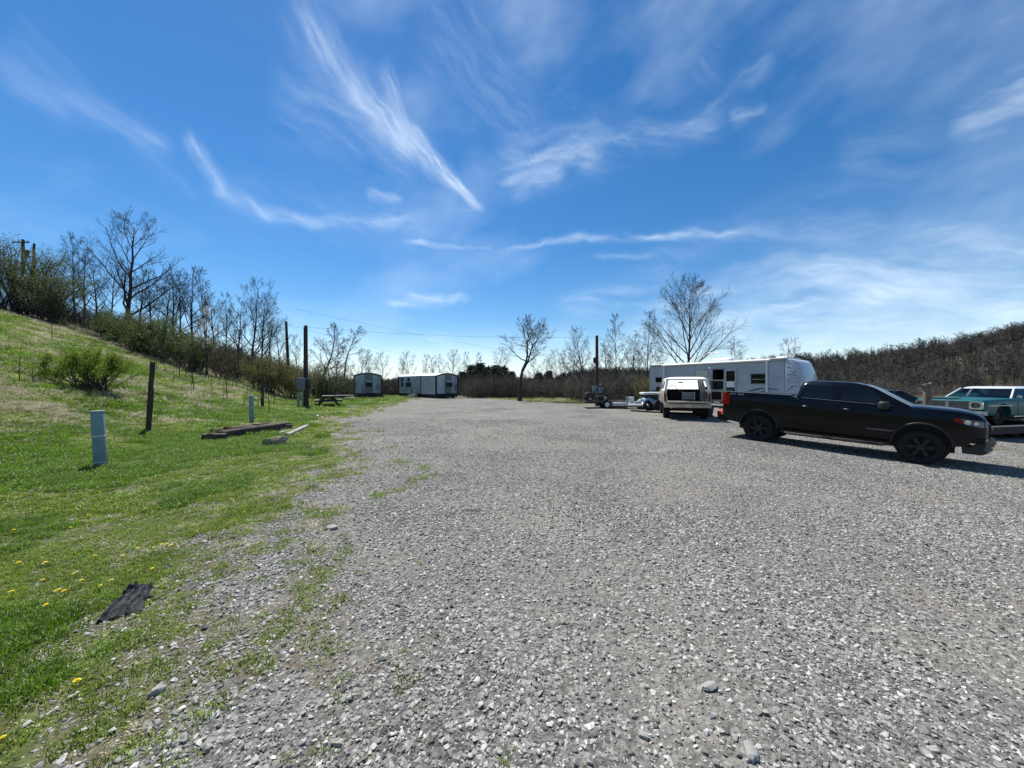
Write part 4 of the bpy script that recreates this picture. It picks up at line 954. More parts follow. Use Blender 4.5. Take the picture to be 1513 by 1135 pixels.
g = MB(); g.loft([[(x_,y_,z_) for x_,z_ in ((.1,.38),(-.1+.1*y_*y_,.38),(-.13+.1*y_*y_,.45),(-.1+.1*y_*y_,.52),(.1,.53))] for y_ in (-1,-.9,-.5,0,.5,.9,1)]); g.build('rear_bumper', M['chrome'], tc_, 35)
for s in (-1,1): MB().box(-.0,.03,min(s*.5,s*.85),max(s*.5,s*.85),.66,.80).build('tail_light', M['red_lens'], tc_)
g = MB(); g.loft([[(x_,y_,z_) for x_,z_ in ((4.9,.958),(5.18,.93),(5.18,.942),(4.9,.972))] for y_ in (-.55,-.2,.2)]); g.build('hood_patch', M['teal_dark'], tc_)
g = MB(); g.lathe([(.001,.05),(.05,.05),(.062,0)],(3.45,.98,1.02),'x',12); g.tube([(3.45,.92,.95),(3.45,.98,1.0)],.012,5); g.build('mirror', M['chrome'], tc_, 40)
g = MB()
for a in (-.45,.15): bar(g,(3.77,a,.985),(3.60,a+.42,1.04),.012,.01)
g.build('windshield_wiper', M['black_plastic'], tc_)
for y in (-.9,.9):
    for x in (4.3,1.22): pass

# ---- dark grey wagon mostly hidden behind the truck hood
sv = empty('grey_car',(16.2,18.6,-.33),R(-8),'dark grey sport wagon showing only its roof and windshield above the pickup hood','car')
stS = [(0,.7,.45,1.0,.02),(.1,.84,.4,1.08,.02),(.6,.9,.34,1.13,.01),(1.2,.92,.3,1.13,.01),(2.6,.92,.3,1.1,.01),(3.2,.91,.3,1.09,.03),(3.9,.88,.34,1.0,.04),(4.3,.8,.4,.88,.03),(4.42,.65,.5,.75,.01)]
lvS = [(1.05,.25,3.45,.84),(1.3,.4,3.12,.79),(1.55,.6,2.75,.71),(1.66,.75,2.5,.66),(1.71,.9,2.3,.6),(1.735,1.2,2.0,.45)]
saloon(sv, M['grey_paint'], M['grey_paint'], stS, lvS, (.5,3.3,1.10), dict(z=1.66,p=[(3.4,1.08,2.5,1.66,.05),(1.95,1.08,1.95,1.66,.07),(.5,1.08,.78,1.66,.2)]), [((2.0,1.1),(3.3,1.1),(2.5,1.65),(2.0,1.65)),((.85,1.1),(1.9,1.1),(1.9,1.65),(1.0,1.65))], (.95,3.55), .35, .2, M['steel'], .41, glassm='windshield')
g = MB()
for s in (-1,1): g.tube([(1.0,s*.6,1.70),(1.05,s*.6,1.77),(2.2,s*.58,1.76),(2.3,s*.58,1.70)],.018,6)
g.build('roof_rack', M['black_plastic'], sv, 40)
for s in (-1,1):
    MB().box(4.25,4.40,min(s*.5,s*.76),max(s*.5,s*.76),.68,.82).build('headlight', M['clear_lens'], sv); MB().box(-.01,.08,min(s*.5,s*.76),max(s*.5,s*.76),.82,1.0).build('tail_light', M['red_lens'], sv)

# ---- white and cream two door sport utility with its tailgate down
ph = R(90-19); bx, by = 8.05, 17.0
br = empty('sport_utility_truck',(bx,by,H(bx,by)),ph,'old cream and white two door sport utility truck with tailgate down and passenger door open','truck')
cp, wc, it = M['cream_paint'], M['white_cap'], M['interior']
def arc(xc,zc,r,a0,a1,n=10): return [(xc+r*math.cos(R(a0+(a1-a0)*k/n)), zc+r*math.sin(R(a0+(a1-a0)*k/n))) for k in range(n+1)]
ZB, ZT = .72, 1.33; ar = .48
def side_poly(x0, x1, arches):
    p = [(x0,ZT),(x0,ZB)]
    for a in arches: p += [(a-ar,ZB)]+arc(a,.62,ar-.02,170,10)+[(a+ar,ZB)]
    return p+[(x1,ZB),(x1,ZT)]
for s in (-1,1):
    y0, y1 = sorted((s*.94,s*1.0))
    if s > 0: polys = [(side_poly(0,4.45,(.95,3.62)),'body_side')]
    else: polys = [(side_poly(0,1.75,(.95,)),'body_side'),(side_poly(2.95,4.45,(3.62,)),'front_fender')]
    for p,nm in polys: bevel(MB().prism(p,y0,y1).build(nm, cp, br), .012)
g = MB(); g.box(0.02,4.4,-.94,.94,.70,.78); g.build('floor', it, br)
g = MB(); g.box(1.75,2.95,-.99,-.9,.72,.82); g.build('sill', cp, br)
g = MB(); g.loft([[(x_,y_,z_) for y_,z_ in ((-.95,.8),(-.95,zt-.03),(-.9,zt),(.9,zt),(.95,zt-.03),(.95,.8))] for x_,zt in ((2.98,1.36),(3.6,1.36),(4.3,1.33),(4.46,1.28))]); g.build('hood', cp, br, 35)
g = MB(); g.box(2.92,3.0,-.93,.93,.78,1.36); g.box(2.7,2.95,-.9,.9,1.12,1.36); g.build('dashboard', it, br)
# cap: roof, corner posts, side panels with windows
def yb(z): return 1.0-(z-1.33)*.24
lvB = [(1.33,0.02,3.0,.985),(1.80,.10,2.72,.87),(1.90,.14,2.62,.83),(1.955,.25,2.5,.72),(1.975,.5,2.3,.5)]
g = MB(); g.loft(greenhouse([(1.86,.06,2.74,.875)]+lvB[2:],.1)); g.build('roof_cap', wc, br, 40)
for s in (-1,1):
    g = MB(); bar(g,(.06,s*.94,1.30),(.10,s*.83,1.88),.12,.10); g.build('rear_pillar', wc, br)
    g = MB(); bar(g,(3.0,s*.93,1.32),(2.70,s*.83,1.88),.07,.06); g.build('windshield_pillar', wc if s>0 else cp, br)
    g = MB(); bar(g,(1.72,s*.95,1.32),(1.72,s*.84,1.88),.16,.05); g.build('centre_pillar', wc, br)
    g = MB(); g.ring_frame(rrect(.10,1.68,1.31,1.88,.05), rrect(.62,1.55,1.40,1.78,.05), lambda a,b_,d: (a, s*(yb(b_)-.012-d), b_), .03); g.build('cap_side_panel', wc, br)
    g = MB(); g.add([(.60,s*(yb(1.38)-.02),1.38),(1.57,s*(yb(1.38)-.02),1.38),(1.57,s*(yb(1.8)-.02),1.8),(.60,s*(yb(1.8)-.02),1.8)],[(0,1,2,3)]); g.build('cap_window', M['windshield'], br)
g = MB(); g.add([(1.8,yb(1.36)-.02,1.36),(2.9,yb(1.36)-.02,1.36),(2.72,yb(1.84)-.02,1.84),(1.8,yb(1.84)-.02,1.84)],[(0,1,2,3)]); g.build('door_window', M['windshield'], br)
g = MB(); g.add([(2.98,-.88,1.37),(2.98,.88,1.37),(2.73,.80,1.86),(2.73,-.80,1.86)],[(0,1,2,3)]); g.build('windshield', M['dusty_glare_glass'], br)
g = MB(); g.tube([(2.83,.02,1.80),(2.76,.0,1.74)],.012,5); g.obox((2.74,0,1.73),(.03,.24,.06)); g.build('interior_mirror', it, br)
g = MB(); g.box(.03,.11,-.90,.90,1.82,1.88); g.build('rear_header', wc, br)
for s in (-1,1):
    y0, y1 = sorted((s*.86,s*.985)); bevel(MB().box(-.01,.06,y0,y1,.74,1.34).build('tail_panel', cp, br), .012)
    y0, y1 = sorted((s*.885,s*.975)); bevel(MB().box(-.035,-.008,y0,y1,.84,1.22).build('tail_light', M['red_lens'], br), .01)
g = MB(); 
for a,c in (((-.02,-.85),(-.62,.85)),): g.box(-.60,-.02,-.84,.84,.80,.855)
tg = bevel(g.build('tailgate', cp, br),.015)
g = MB(); g.box(-.62,-.57,-.84,.84,.86,.895); g.build('tailgate_lip', M['chrome'], tg)
for s in (-1,1): MB().tube([(-.3,s*.84,.85),(.02,s*.86,1.1)],.006,5).build('tailgate_cable', M['steel'], tg)
g = MB(); g.loft([[(x_,y_,z_) for x_,z_ in ((0,.56),(-.22+.05*y_*y_,.56),(-.24+.05*y_*y_,.66),(-.22+.05*y_*y_,.74),(0,.75))] for y_ in (-.98,-.5,0,.5,.98)]); g.build('rear_bumper', M['cream_paint'], br, 35)
g = MB(); g.box(-.255,-.245,-.15,.15,.58,.73); g.build('licence_plate', M['pale_board'], br)
g = MB(); g.tube([(2.45+.04*math.sin(2*PI*k/24),.42+.19*math.cos(2*PI*k/24),1.38+.19*math.sin(2*PI*k/24)) for k in range(25)],.013,5,False); g.tube([(2.45,.42,1.38),(2.8,.42,1.2)],.02,5); g.build('steering_wheel', it, br, 40)
for y in (-.45,.45): 
    g = MB(); g.loft([[(x_,y_,z_) for x_,y_ in rrect(1.75+dx,1.93+dx,y-.25*q,y+.25*q,.04)] for z_,dx,q in ((.9,.05,1),(1.2,-.02,1),(1.36,-.06,.9))]); g.box(1.8,2.3,y-.25,y+.25,.8,1.0); g.build('front_seat', it, br, 40)
g = MB(); g.loft([[(x_,y_,z_) for x_,y_ in rrect(.9+dx,1.08+dx,-.6,.6,.04)] for z_,dx in ((.8,.05),(1.25,-.04))]); g.build('rear_seat', it, br, 40)
g = MB()
for k in range(5): g.box(.28,.31,-.35,.15,.93+k*.07,.965+k*.07)
g.box(.30,.33,-.37,-.34,.8,1.28); g.box(.30,.33,.14,.17,.8,1.28); g.build('slatted_rack', M['steel'], br)
# open passenger door, hinged ahead and swung out
dr = MB(); Md = Matrix.Translation((2.95,-.98,0)) @ Matrix.Rotation(R(62),4,'Z')
def dfn(t0): return lambda a,b_,d: tuple(Md @ Vector((-a, t0+d, b_)))
dr.ring_frame(rrect(0,1.16,.74,1.33,.04), rrect(.14,1.02,.84,1.24,.05), dfn(-.0), .06)
ring = MB(); ring.ring_frame(rrect(0,1.16,1.335,1.86,.06), rrect(.07,1.09,1.37,1.80,.06), dfn(.01), .035)
dr.add(ring.v, ring.f); do_ = dr.build('passenger_door', cp, br)
sk_ = MB(); P_ = [tuple(Md @ Vector((-a,.012,b_))) for a,b_ in rrect(.13,1.03,.83,1.25,.05)]; P2 = [tuple(Md @ Vector((-a,.035,b_))) for a,b_ in rrect(.13,1.03,.83,1.25,.05)]; sk_.loft([P_,P2]); sk_.build('door_liner', it, do_)
gl = MB(); gl.add([tuple(Md @ Vector((-a,.028,b_))) for a,b_ in ((.06,1.36),(1.10,1.36),(1.10,1.81),(.06,1.81))],[(0,1,2,3)]); gl.build('door_window', M['windshield'], do_)
mb = MB(); mb.obox((2.72,1.12,1.38),(.05,.2,.24)); mb.tube([(2.8,.98,1.3),(2.72,1.1,1.34)],.01,5); bevel(mb.build('mirror', it, br),.02)
for s in (-1,1):
    for xc in (.95,3.62): wheel(br, xc, s*.83, .40, .26, .20, M['white_plastic'], 5, s, 'disc')
g = MB(); g.box(.2,4.3,-.45,.45,.46,.68); g.box(.85,1.05,-.75,.75,.34,.46); g.box(3.5,3.7,-.75,.75,.34,.46); g.tube([(.9,-.55,.40),(.1,-.6,.45),(-.1,-.6,.42)],.03,8); g.build('chassis', M['dark_metal'], br)
# mud flaps hang behind the rear wheels
for s in (-1,1):
    y0,y1 = sorted((s*.68,s*.97)); MB().box(.44,.452,y0,y1,.30,.72).build('mud_flap', M['rubber'], br)
g = MB(); g.box(-.24,-.1,-.05,.05,.50,.56); g.build('tow_hitch', M['dark_metal'], br)
# red fuel can and dark tub by the open door
g = MB(); rc = empty('fuel_can',(10.15,17.75,H(10.15,17.75)),.3,'red plastic fuel can on the gravel behind the black pickup tailgate','can')
g.loft([[(a,b_,z_) for a,b_ in rrect(-.16*q,.16*q,-.22*q,.22*q,.05)] for z_,q in ((0,.95),(.04,1),(.34,1),(.42,.8),(.45,.6))]); g.build('can_body', M['red_plastic'], rc, 40)
MB().tube([(0,.12,.43),(0,.2,.5),(0,.32,.56)],.02,8).build('spout', M['black_plastic'], rc, 40); MB().tube([(0,.08,.44),(0,.06,.5),(0,-.1,.5),(0,-.12,.44)],.014,6).build('handle', M['red_plastic'], rc, 40)
tb = empty('storage_tub',(9.85,19.0,H(9.85,19)),.2,'dark blue plastic tub on the gravel below the open passenger door','tub')
g = MB(); g.loft([[(a,b_,z_) for a,b_ in rrect(-.4*q,.4*q,-.3*q,.3*q,.06)] for z_,q in ((0,.85),(.45,1.0),(.47,1.06),(.5,1.06))]); g.build('tub_body', M['blue_plastic'], tb, 40)
MB().loft([[(a,b_,z_) for a,b_ in rrect(-.43*q,.43*q,-.33*q,.33*q,.06)] for z_,q in ((.503,1),(.54,.97),(.55,.8))]).build('lid', M['blue_plastic'], tb, 40)
# ------------------------------------------------------------ travel trailer
rv = empty('travel_trailer',(11.55,31.0,0),math.atan2(-.8128,.5825),'long white travel trailer with its entry door open behind the cream truck','trailer')
side = [(0,.62),(0,3.14),(.08,3.2),(9.55,3.24),(9.55,.62)]
bd = MB().prism(side,0,2.45).build('body', M['rv_siding'], rv)
cut(bd, [MB().box(5.17,5.95,-.1,1.6,.66,2.70), arch_cut(2.35,.62,.42,-.1,.5), arch_cut(3.25,.62,.42,-.1,.5)], 30)
cap = [(9.551,3.24),(9.85,3.23),(10.12,3.15),(10.28,2.98),(10.45,2.5),(10.6,2.0),(10.68,1.5),(10.65,.95),(10.5,.66),(9.551,.66)]
o = MB().prism(cap,.0,2.45).build('front_cap', M['rv_cap'], rv); bevel(o,.06,3,40)
g = MB(); g.loft([[(x,-.03,z),(x,-.03,z+.05),(x,.3,z+.10),(x,2.15,z+.10),(x,2.48,z+.05),(x,2.48,z)] for x,z in ((0.0,3.17),(5,3.19),(9.7,3.245))]); g.build('roof', M['rv_roof'], rv, 30)
g = MB(); g.box(0.0,9.6,-.035,-.004,3.08,3.15); g.build('roof_rail', M['steel'], rv)
g = MB(); g.box(5.175,5.945,.0,1.59,.665,.68); g.box(5.175,5.945,.0,1.59,2.68,2.695); g.box(5.175,5.19,.0,1.59,.68,2.68); g.box(5.93,5.945,.0,1.59,.68,2.68); g.box(5.19,5.93,1.57,1.59,.68,2.68); g.build('doorway_interior', M['interior'], rv)
g = MB(); g.ring_frame(rrect(5.10,6.02,.62,2.76,.06), rrect(5.18,5.94,.68,2.69,.05), lambda a,b_,d:(a,-.003-d,b_), .03); g.build('door_frame', M['steel'], rv)
dd_ = MB(); dd_.ring_frame(rrect(6.03,6.80,.66,2.69,.06), rrect(6.13,6.70,1.30,2.56,.05), lambda a,b_,d:(a,-.04-d,b_), .05); od = dd_.build('entry_door', M['rv_siding'], rv)
g = MB(); g.box(6.13,6.70,-.075,-.055,1.30,2.56); g.build('door_window', M['dark_glass'], od)
MB().box(6.16,6.67,-.10,-.076,1.42,1.84).build('door_panel', M['white_plastic'], od); MB().box(6.10,6.73,-.10,-.091,.72,1.28).build('screen_panel', M['dark_glass'], od)
def rvwin(x0,x1,z0,z1,blind=None,nm='window'):
    g = MB(); g.ring_frame(rrect(x0-.04,x1+.04,z0-.04,z1+.04,.05), rrect(x0,x1,z0,z1,.04), lambda a,b_,d:(a,-.003-d,b_), .03); f = g.build(nm, M['steel'], rv)
    MB().box(x0,x1,-.018,-.006,z0,z1).build('pane', M['dark_glass'] if not blind else M[blind], f); return f
rvwin(.57,1.12,1.80,2.18); w_ = rvwin(7.68,8.52,1.68,2.31); MB().box(7.68,8.52,-.024,-.018,1.94,1.98).build('window_bar', M['steel'], w_)
w_ = rvwin(3.92,4.82,1.75,2.68,'curtain'); rvwin(1.9,2.6,1.80,2.18)
for x in (1.36,8.62):
    g = MB(); g.box(x-.05,x+.05,-.12,-.04,.85,3.12); g.box(x-.02,x+.02,-.16,-.12,.95,3.0); g.box(x-.06,x+.06,-.05,-.003,.8,.92); g.build('awning_arm', M['white_plastic'], rv)
g = MB(); g.tube([(1.2,-.12,3.14),(8.8,-.12,3.19)],.065,10); g.build('awning_roll', M['white_plastic'], rv, 40)
def swoosh(pts, w, nm='stripe_graphic'):
    g = MB(); n = len(pts)
    up = [(x,-.006,z+w*.5*math.sin(PI*(i+.3)/(n-.4))) for i,(x,z) in enumerate(pts)]; dn = [(x,-.006,z-w*.5*math.sin(PI*(i+.3)/(n-.4))) for i,(x,z) in enumerate(pts)]
    g.add(up+dn,[(i,i+1,n+i+1,n+i) for i in range(n-1)]); return g.build(nm, M['navy'], rv)
swoosh([(7.0+.25*k,.98+.40*math.sin(k/7*PI/2)) for k in range(8)], .09); swoosh([(7.5+.2*k,.80+.45*math.sin(k/7*PI/2)) for k in range(8)], .07)
swoosh([(8.6+.15*k,1.36-.02*k*k*.3) for k in range(6)], .06); swoosh([(.1+.16*k,1.10+.05*math.sin(k*1.2)) for k in range(6)], .09); swoosh([(.75+.13*k,1.0+.14*math.sin(k/2.2)) for k in range(6)], .06)
g = MB()   # scribbled graphics and hatch on the nose
for P_ in ([(9.65,2.75),(9.8,2.68),(9.95,2.62)],[(9.7,2.2),(10.0,2.25),(10.3,2.1)],[(9.9,2.45),(10.05,2.35),(10.2,2.45)],[(9.7,1.2),(10.0,1.5),(10.4,1.45)]):
    g.tube([(x,-.008,z) for x,z in P_],[.012,.02,.008],5)
g.build('nose_graphic', M['navy'], rv)
g = MB(); g.ring_frame(rrect(9.75,10.35,1.75,2.0,.05), rrect(9.78,10.32,1.78,1.97,.04), lambda a,b_,d:(a,-.003-d,b_), .012); g.build('nose_hatch', M['steel'], rv)
g = MB(); g.tube([(6.95,-.01,1.2),(6.95,-.07,1.24),(6.95,-.07,1.62),(6.95,-.01,1.66)],.016,6); g.build('grab_handle', M['white_plastic'], rv, 40)
bevel(MB().box(4.86,5.02,-.06,-.003,2.76,2.86).build('porch_lamp', M['white_plastic'], rv),.015)
g = MB(); g.loft([[(a,b_,z_) for a,b_ in rrect(4.75-q*.05+dx,6.05-dx,.75+dx,1.75-dx,.12)] for z_,q,dx in ((3.28,0,0),(3.45,0,.02),(3.55,0,.12),(3.58,0,.25))]); g.build('air_conditioner', M['white_plastic'], rv, 40)
g = MB(); g.loft([[(a,b_,z_) for a,b_ in rrect(8.75+dx,9.35-dx,.9+dx,1.5-dx,.1)] for z_,dx in ((3.28,0),(3.42,.03),(3.49,.12))]); g.build('roof_dome', M['white_plastic'], rv, 40)
g = MB(); g.box(1.85,2.5,1.0,1.6,3.26,3.38); g.box(2.75,3.15,1.0,1.4,3.26,3.36); bevel(g.build('roof_vent', M['white_plastic'], rv),.03)
g = MB(); g.tube([(4.3,1.2,3.25),(4.62,1.2,4.0)],.018,6); g.tube([(4.25,1.2,4.02),(5.05,1.2,3.99)],.02,6); g.tube([(4.62,.8,4.02),(4.62,1.6,4.02)],.014,6); g.build('tv_antenna', M['white_plastic'], rv)
g = MB(); g.box(.3,10.6,.15,2.3,.50,.62); g.box(10.6,12.1,1.16,1.30,.50,.60); g.build('chassis', M['dark_metal'], rv)
for x in (2.35,3.25):
    for s,y in ((-1,.18),(1,2.27)): wheel(rv, x, y, .36, .2, .2, M['white_plastic'], 5, s, 'disc')
g = MB(); g.box(5.2,5.9,-.45,-.05,.28,.32); g.box(5.2,5.9,-.25,0,.48,.52); g.box(5.2,5.23,-.45,0,.26,.52); g.box(5.87,5.9,-.45,0,.26,.52); g.build('entry_step', M['dark_metal'], rv)
for x in (.5,10.3):
    for y in (.2,2.2): MB().tube([(x,y,-.05),(x,y,.55)],.03,6).build('jack_leg', M['steel'], rv)
MB().box(.45,.75,-.02,-.004,.72,.95).build('hatch', M['box_grey'], rv)

# ------------------------------------------------------------ office trailers
def office(loc, ang, L_, Wd, Hh, label, left_side=True):
    o = empty('office_trailer', loc, ang, label, 'trailer', 'white office trailers at the far end')
    # x along the length away from the near end face, y to the left
    zb = .45; prof = [(-Wd/2,zb),(-Wd/2,Hh-.28),(-Wd*.25,Hh-.08),(0,Hh),(Wd*.25,Hh-.08),(Wd/2,Hh-.28),(Wd/2,zb)]
    MB().prism([(a*.998,b_) for a,b_ in prof],.02,L_,'x').build('body', M['panel_white'], o)
    g = MB(); g.prism(prof,-.0,.018,'x'); g.build('end_wall', M['panel_white_y'], o)
    rf = [(-Wd/2-.06,Hh-.29),(-Wd*.25,Hh-.055),(0,Hh+.025),(Wd*.25,Hh-.055),(Wd/2+.06,Hh-.29),(Wd/2+.06,Hh-.25),(Wd*.25,Hh-.0),(0,Hh+.08),(-Wd*.25,Hh-.0),(-Wd/2-.06,Hh-.25)]
    MB().prism(rf,-.12,L_+.1,'x').build('roof', M['roof_metal'], o)
    g = MB()
    for y in (-Wd/2,Wd/2):
        for x in (0,L_): g.box(x-.09,x+.09,y-.07,y+.07,zb,Hh-.28)
    for i in range(6):
        a, c = prof[1+i-0] if i < 5 else prof[1], None
    for (a,c) in zip(prof[1:5],prof[2:6]): bar(g,(-.03,a[0],a[1]-.05),(-.03,c[0],c[1]-.05),.04,.13)
    g.box(-.03,.0,-Wd/2,Wd/2,zb-.02,zb+.08); g.build('trim', M['trim_black'], o)
    g = MB(); g.box(.1,L_-.1,-Wd*.42,Wd*.42,.22,.44); g.build('chassis', M['black_steel'], o)
    g = MB(); 
    for x in (.5,L_*.4,L_*.6,L_-.5):
        for y in (-Wd*.4,Wd*.4): g.box(x-.2,x+.2,y-.1,y+.1,-.1,.23)
    g.build('block_pier', M['box_grey'], o)
    sk = MB(); sk.box(.0,.03,-Wd/2+.02,Wd/2-.02,.08,zb-.02); sk.box(.03,L_-.05,Wd/2-.06,Wd/2-.02,.08,zb-.02); sk.build('skirt', M['trim_black'], o)
    # end face: bump-out with a window air conditioner, electrical boxes
    c0 = -.12
    g = MB(); g.box(-.14,-.035,c0-.42,c0+.42,zb+.1,Hh-.06); g.build('end_panel', M['box_grey'], o)
    ac = bevel(MB().box(-.46,-.14,c0-.34,c0+.34,1.32,1.80).build('air_conditioner', M['dark_metal'], o),.02)
    g = MB()
    for k in range(7): g.box(-.475,-.461,c0-.3,c0+.3,1.37+k*.055,1.395+k*.055)
    g.build('louvre', M['black_steel'], ac)
    MB().box(-.20,-.141,c0-.3,c0+.3,1.86,2.05).build('vent_hood', M['panel_white_y'], o)
    g = MB(); g.box(-.2,-.04,-Wd*.36-.17,-Wd*.36+.17,.85,1.6) if False else None
    e = MB(); e.box(-.16,-.035,-Wd*.38-.15,-Wd*.38+.15,.95,1.7); e.tube([(-.09,-Wd*.38,.1),(-.09,-Wd*.38,.95)],.03,6); e.tube([(-.09,-Wd*.38,1.7),(-.09,-Wd*.38,Hh+.1)],.025,6); e.build('meter_box', M['box_grey'], o)
    return o
def side_items(o, Wd, s, items):
    for kind,x0,x1,z0,z1 in items:
        y = s*Wd/2
        def yy(a,b_): return sorted((y+s*a,y+s*b_))
        if kind == 'door':
            a,b_ = yy(.004,.05); d = MB().box(x0,x1,a,b_,z0,z1).build('door', M['panel_white_y'], o)
            g = MB(); g.ring_frame(rrect(x0-.05,x1+.05,z0-.04,z1+.05,.02,1), rrect(x0,x1,z0,z1,.02,1), lambda p,q,dd: (p,y+s*(.004+dd),q), .06); g.build('door_frame', M['trim_black'], d)
        elif kind == 'window':
            g = MB(); g.ring_frame(rrect(x0-.04,x1+.04,z0-.04,z1+.04,.02,1), rrect(x0,x1,z0,z1,.02,1), lambda p,q,dd: (p,y+s*(.004+dd),q), .04); f = g.build('window', M['trim_black'], o)
            a,b_ = yy(.006,.02); MB().box(x0,x1,a,b_,z0,z1).build('pane', M['dark_glass'], f)
        elif kind == 'unit':
            a,b_ = yy(.004,.3); MB().box(x0,x1,a,b_,z0,z1).build('window_unit', M['dark_metal'], o)
        elif kind == 'steps':
            g = MB()
            for k in range(3): a,b_ = yy(.1+.3*k,.4+.3*k); g.box(x0,x1,a,b_,-.05,.45-.15*k)
            g.build('steps', M['grey_wood'], o); g = MB()
            for x in (x0,x1): g.tube([(x,y+s*.1,.45),(x,y+s*.1,1.4),(x,y+s*1.0,.95),(x,y+s*1.0,0)],.035,6)
            g.build('hand_rail', M['dark_wood'], o)
# small trailer: near left corner (-18.6,44); x axis points away along its length
a1 = math.atan2(9,-3.6); u = (math.cos(a1),math.sin(a1)); l = (-u[1],u[0])
W1 = 3.05; c = (-18.8-l[0]*W1/2, 44-l[1]*W1/2)
o1 = office((c[0],c[1],.02), a1, 8.5, W1, 2.95, 'smaller white office trailer showing mostly its end wall, left of the longer one')
side_items(o1, W1, 1, [('window',1.0,1.7,1.3,1.95),('window',4.5,5.3,1.3,1.95)])
g = MB(); g.box(-.07,-.04,.55,.62,.5,1.5); g.build('conduit', M['trim_black'], o1)
a2 = math.atan2(.724,-.69); u = (math.cos(a2),math.sin(a2)); l = (-u[1],u[0]); W2 = 3.0; c = (-8.75-l[0]*W2/2, 42.6-l[1]*W2/2)
o2 = office((c[0],c[1],.0), a2, 9.2, W2, 2.9, 'longer white office trailer showing its side with door, steps and windows')
side_items(o2, W2, 1, [('door',3.55,4.45,.5,2.5),('window',6.6,7.1,1.35,1.8),('unit',6.5,7.1,1.3,1.34),('window',5.9,6.4,1.35,1.8),('window',8.0,8.4,1.35,1.8),('window',8.0,8.5,2.0,2.4),('window',6.3,6.7,2.0,2.4),('steps',4.0,5.4,0,0)])

# ------------------------------------------------------------ utility poles and wires
def pole(px, D, top, label, r0=.14, lean=0, box=None, m='pole_wood'):
    g_ = G(px,D); o = empty('utility_pole', g_, 0, label, 'pole', 'utility poles around the lot'); h = tz(px,top,D)-g_[2]
    MB().tube([(0,0,-.5),(lean*.5*h,0,h*.5),(lean*h,0,h)],[r0*1.1,r0*.95,r0*.8],12).build('shaft', M[m], o, 50); return o, Vector(g_)+Vector((lean*h,0,h))
p1, t1 = pole(452,24.5,481,'straight wooden pole carrying a grey meter box, tallest beside the picnic table',.13)
g = MB(); g.box(-.42,.12,-.34,-.14,1.15,1.95); bevel(g.build('meter_box', M['box_grey'], p1),.02); g = MB(); g.box(.13,.42,-.34,-.16,1.2,1.85); g.tube([(.3,-.25,0),(.3,-.25,1.2)],.03,6); bevel(g.build('breaker_box', M['dark_metal'], p1),.02)
MB().tube([(-.1,-.17,0),(-.1,-.17,1.2)],.05,8).build('conduit', M['box_grey'], p1); MB().tube([(-.05,-.16,1.9),(-.05,-.16,5.3)],.02,6).build('riser_cable', M['wire'], p1)
p2, t2 = pole(427,44,475,'leaning wooden pole rising out of the brush left of the meter box pole',.17,-.045)
p3, t3 = pole(882,27.5,496,'dark pole with a grey box behind the small utility trailer',.13)
g = MB(); g.box(-.36,-.02,-.32,-.14,.85,1.5); g.box(.02,.30,-.30,-.14,.9,1.45); bevel(g.build('meter_box', M['box_grey'], p3),.02); g = MB(); g.lathe([(.001,.0),(.07,.02),(.08,.08)],(.16,-.34,1.58),'z',10); g.build('lamp', M['white_plastic'], p3, 40); g = MB(); g.box(-.3,-.1,-.15,-.1,3.2,3.6); g.build('bracket', M['black_steel'], p3)
p4, t4 = pole(32,44,354,'distant utility pole with a transformer above the olive bush at far left',.17,.015,m='dark_wood')
h4 = t4.z-G(32,44)[2]
g = MB(); g.lathe([(.001,0),(.26,0),(.27,.05),(.27,.75),(.2,.85),(.001,.88)],(.62,-.1,h4-2.1),'z',14); g.box(0,.6,-.14,-.08,h4-1.6,h4-1.5); g.build('transformer', M['dark_metal'], p4, 40)
g = MB(); g.box(-.9,1.1,-.22,-.12,h4-.45,h4-.33); g.build('crossarm', M['dark_wood'], p4)
for x in (-.8,-.1,.95): MB().lathe([(.001,.14),(.03,.14),(.05,.08),(.03,0)],(x,-.17,h4-.33),'z',8).build('insulator', M['dark_metal'], p4, 40)
p5, t5 = pole(47,42,360,'bare broken snag pole right beside the transformer pole',.13,.03,m='dark_wood')
def wire(a, b, sag, label, rr=.011):
    a = Vector(a); b = Vector(b); pts = [a.lerp(b,k/24)-Vector((0,0,sag*4*(k/24)*(1-k/24))) for k in range(25)]
    o = MB().tube(pts, rr*.62, 4).build('power_line', M['wire'], None); tag(o, label, 'wire', 'overhead wires'); return o
wire(t1-Vector((0,0,.1)), t3-Vector((0,0,.1)), .28, 'overhead wire from the meter box pole across to the dark pole')
wire(t2-Vector((0,0,.3)), (-7,60,4.2), .3, 'overhead wire from the leaning pole descending behind the white trailers', .016)
wire(t4-Vector((0,0,.4)), t2-Vector((0,0,.2)), .8, 'overhead wire from the transformer pole down to the leaning pole', .014)
wire((-27,46,11.0), (16,80,6.5), .6, 'faint overhead wire passing high above the white trailers', .018)

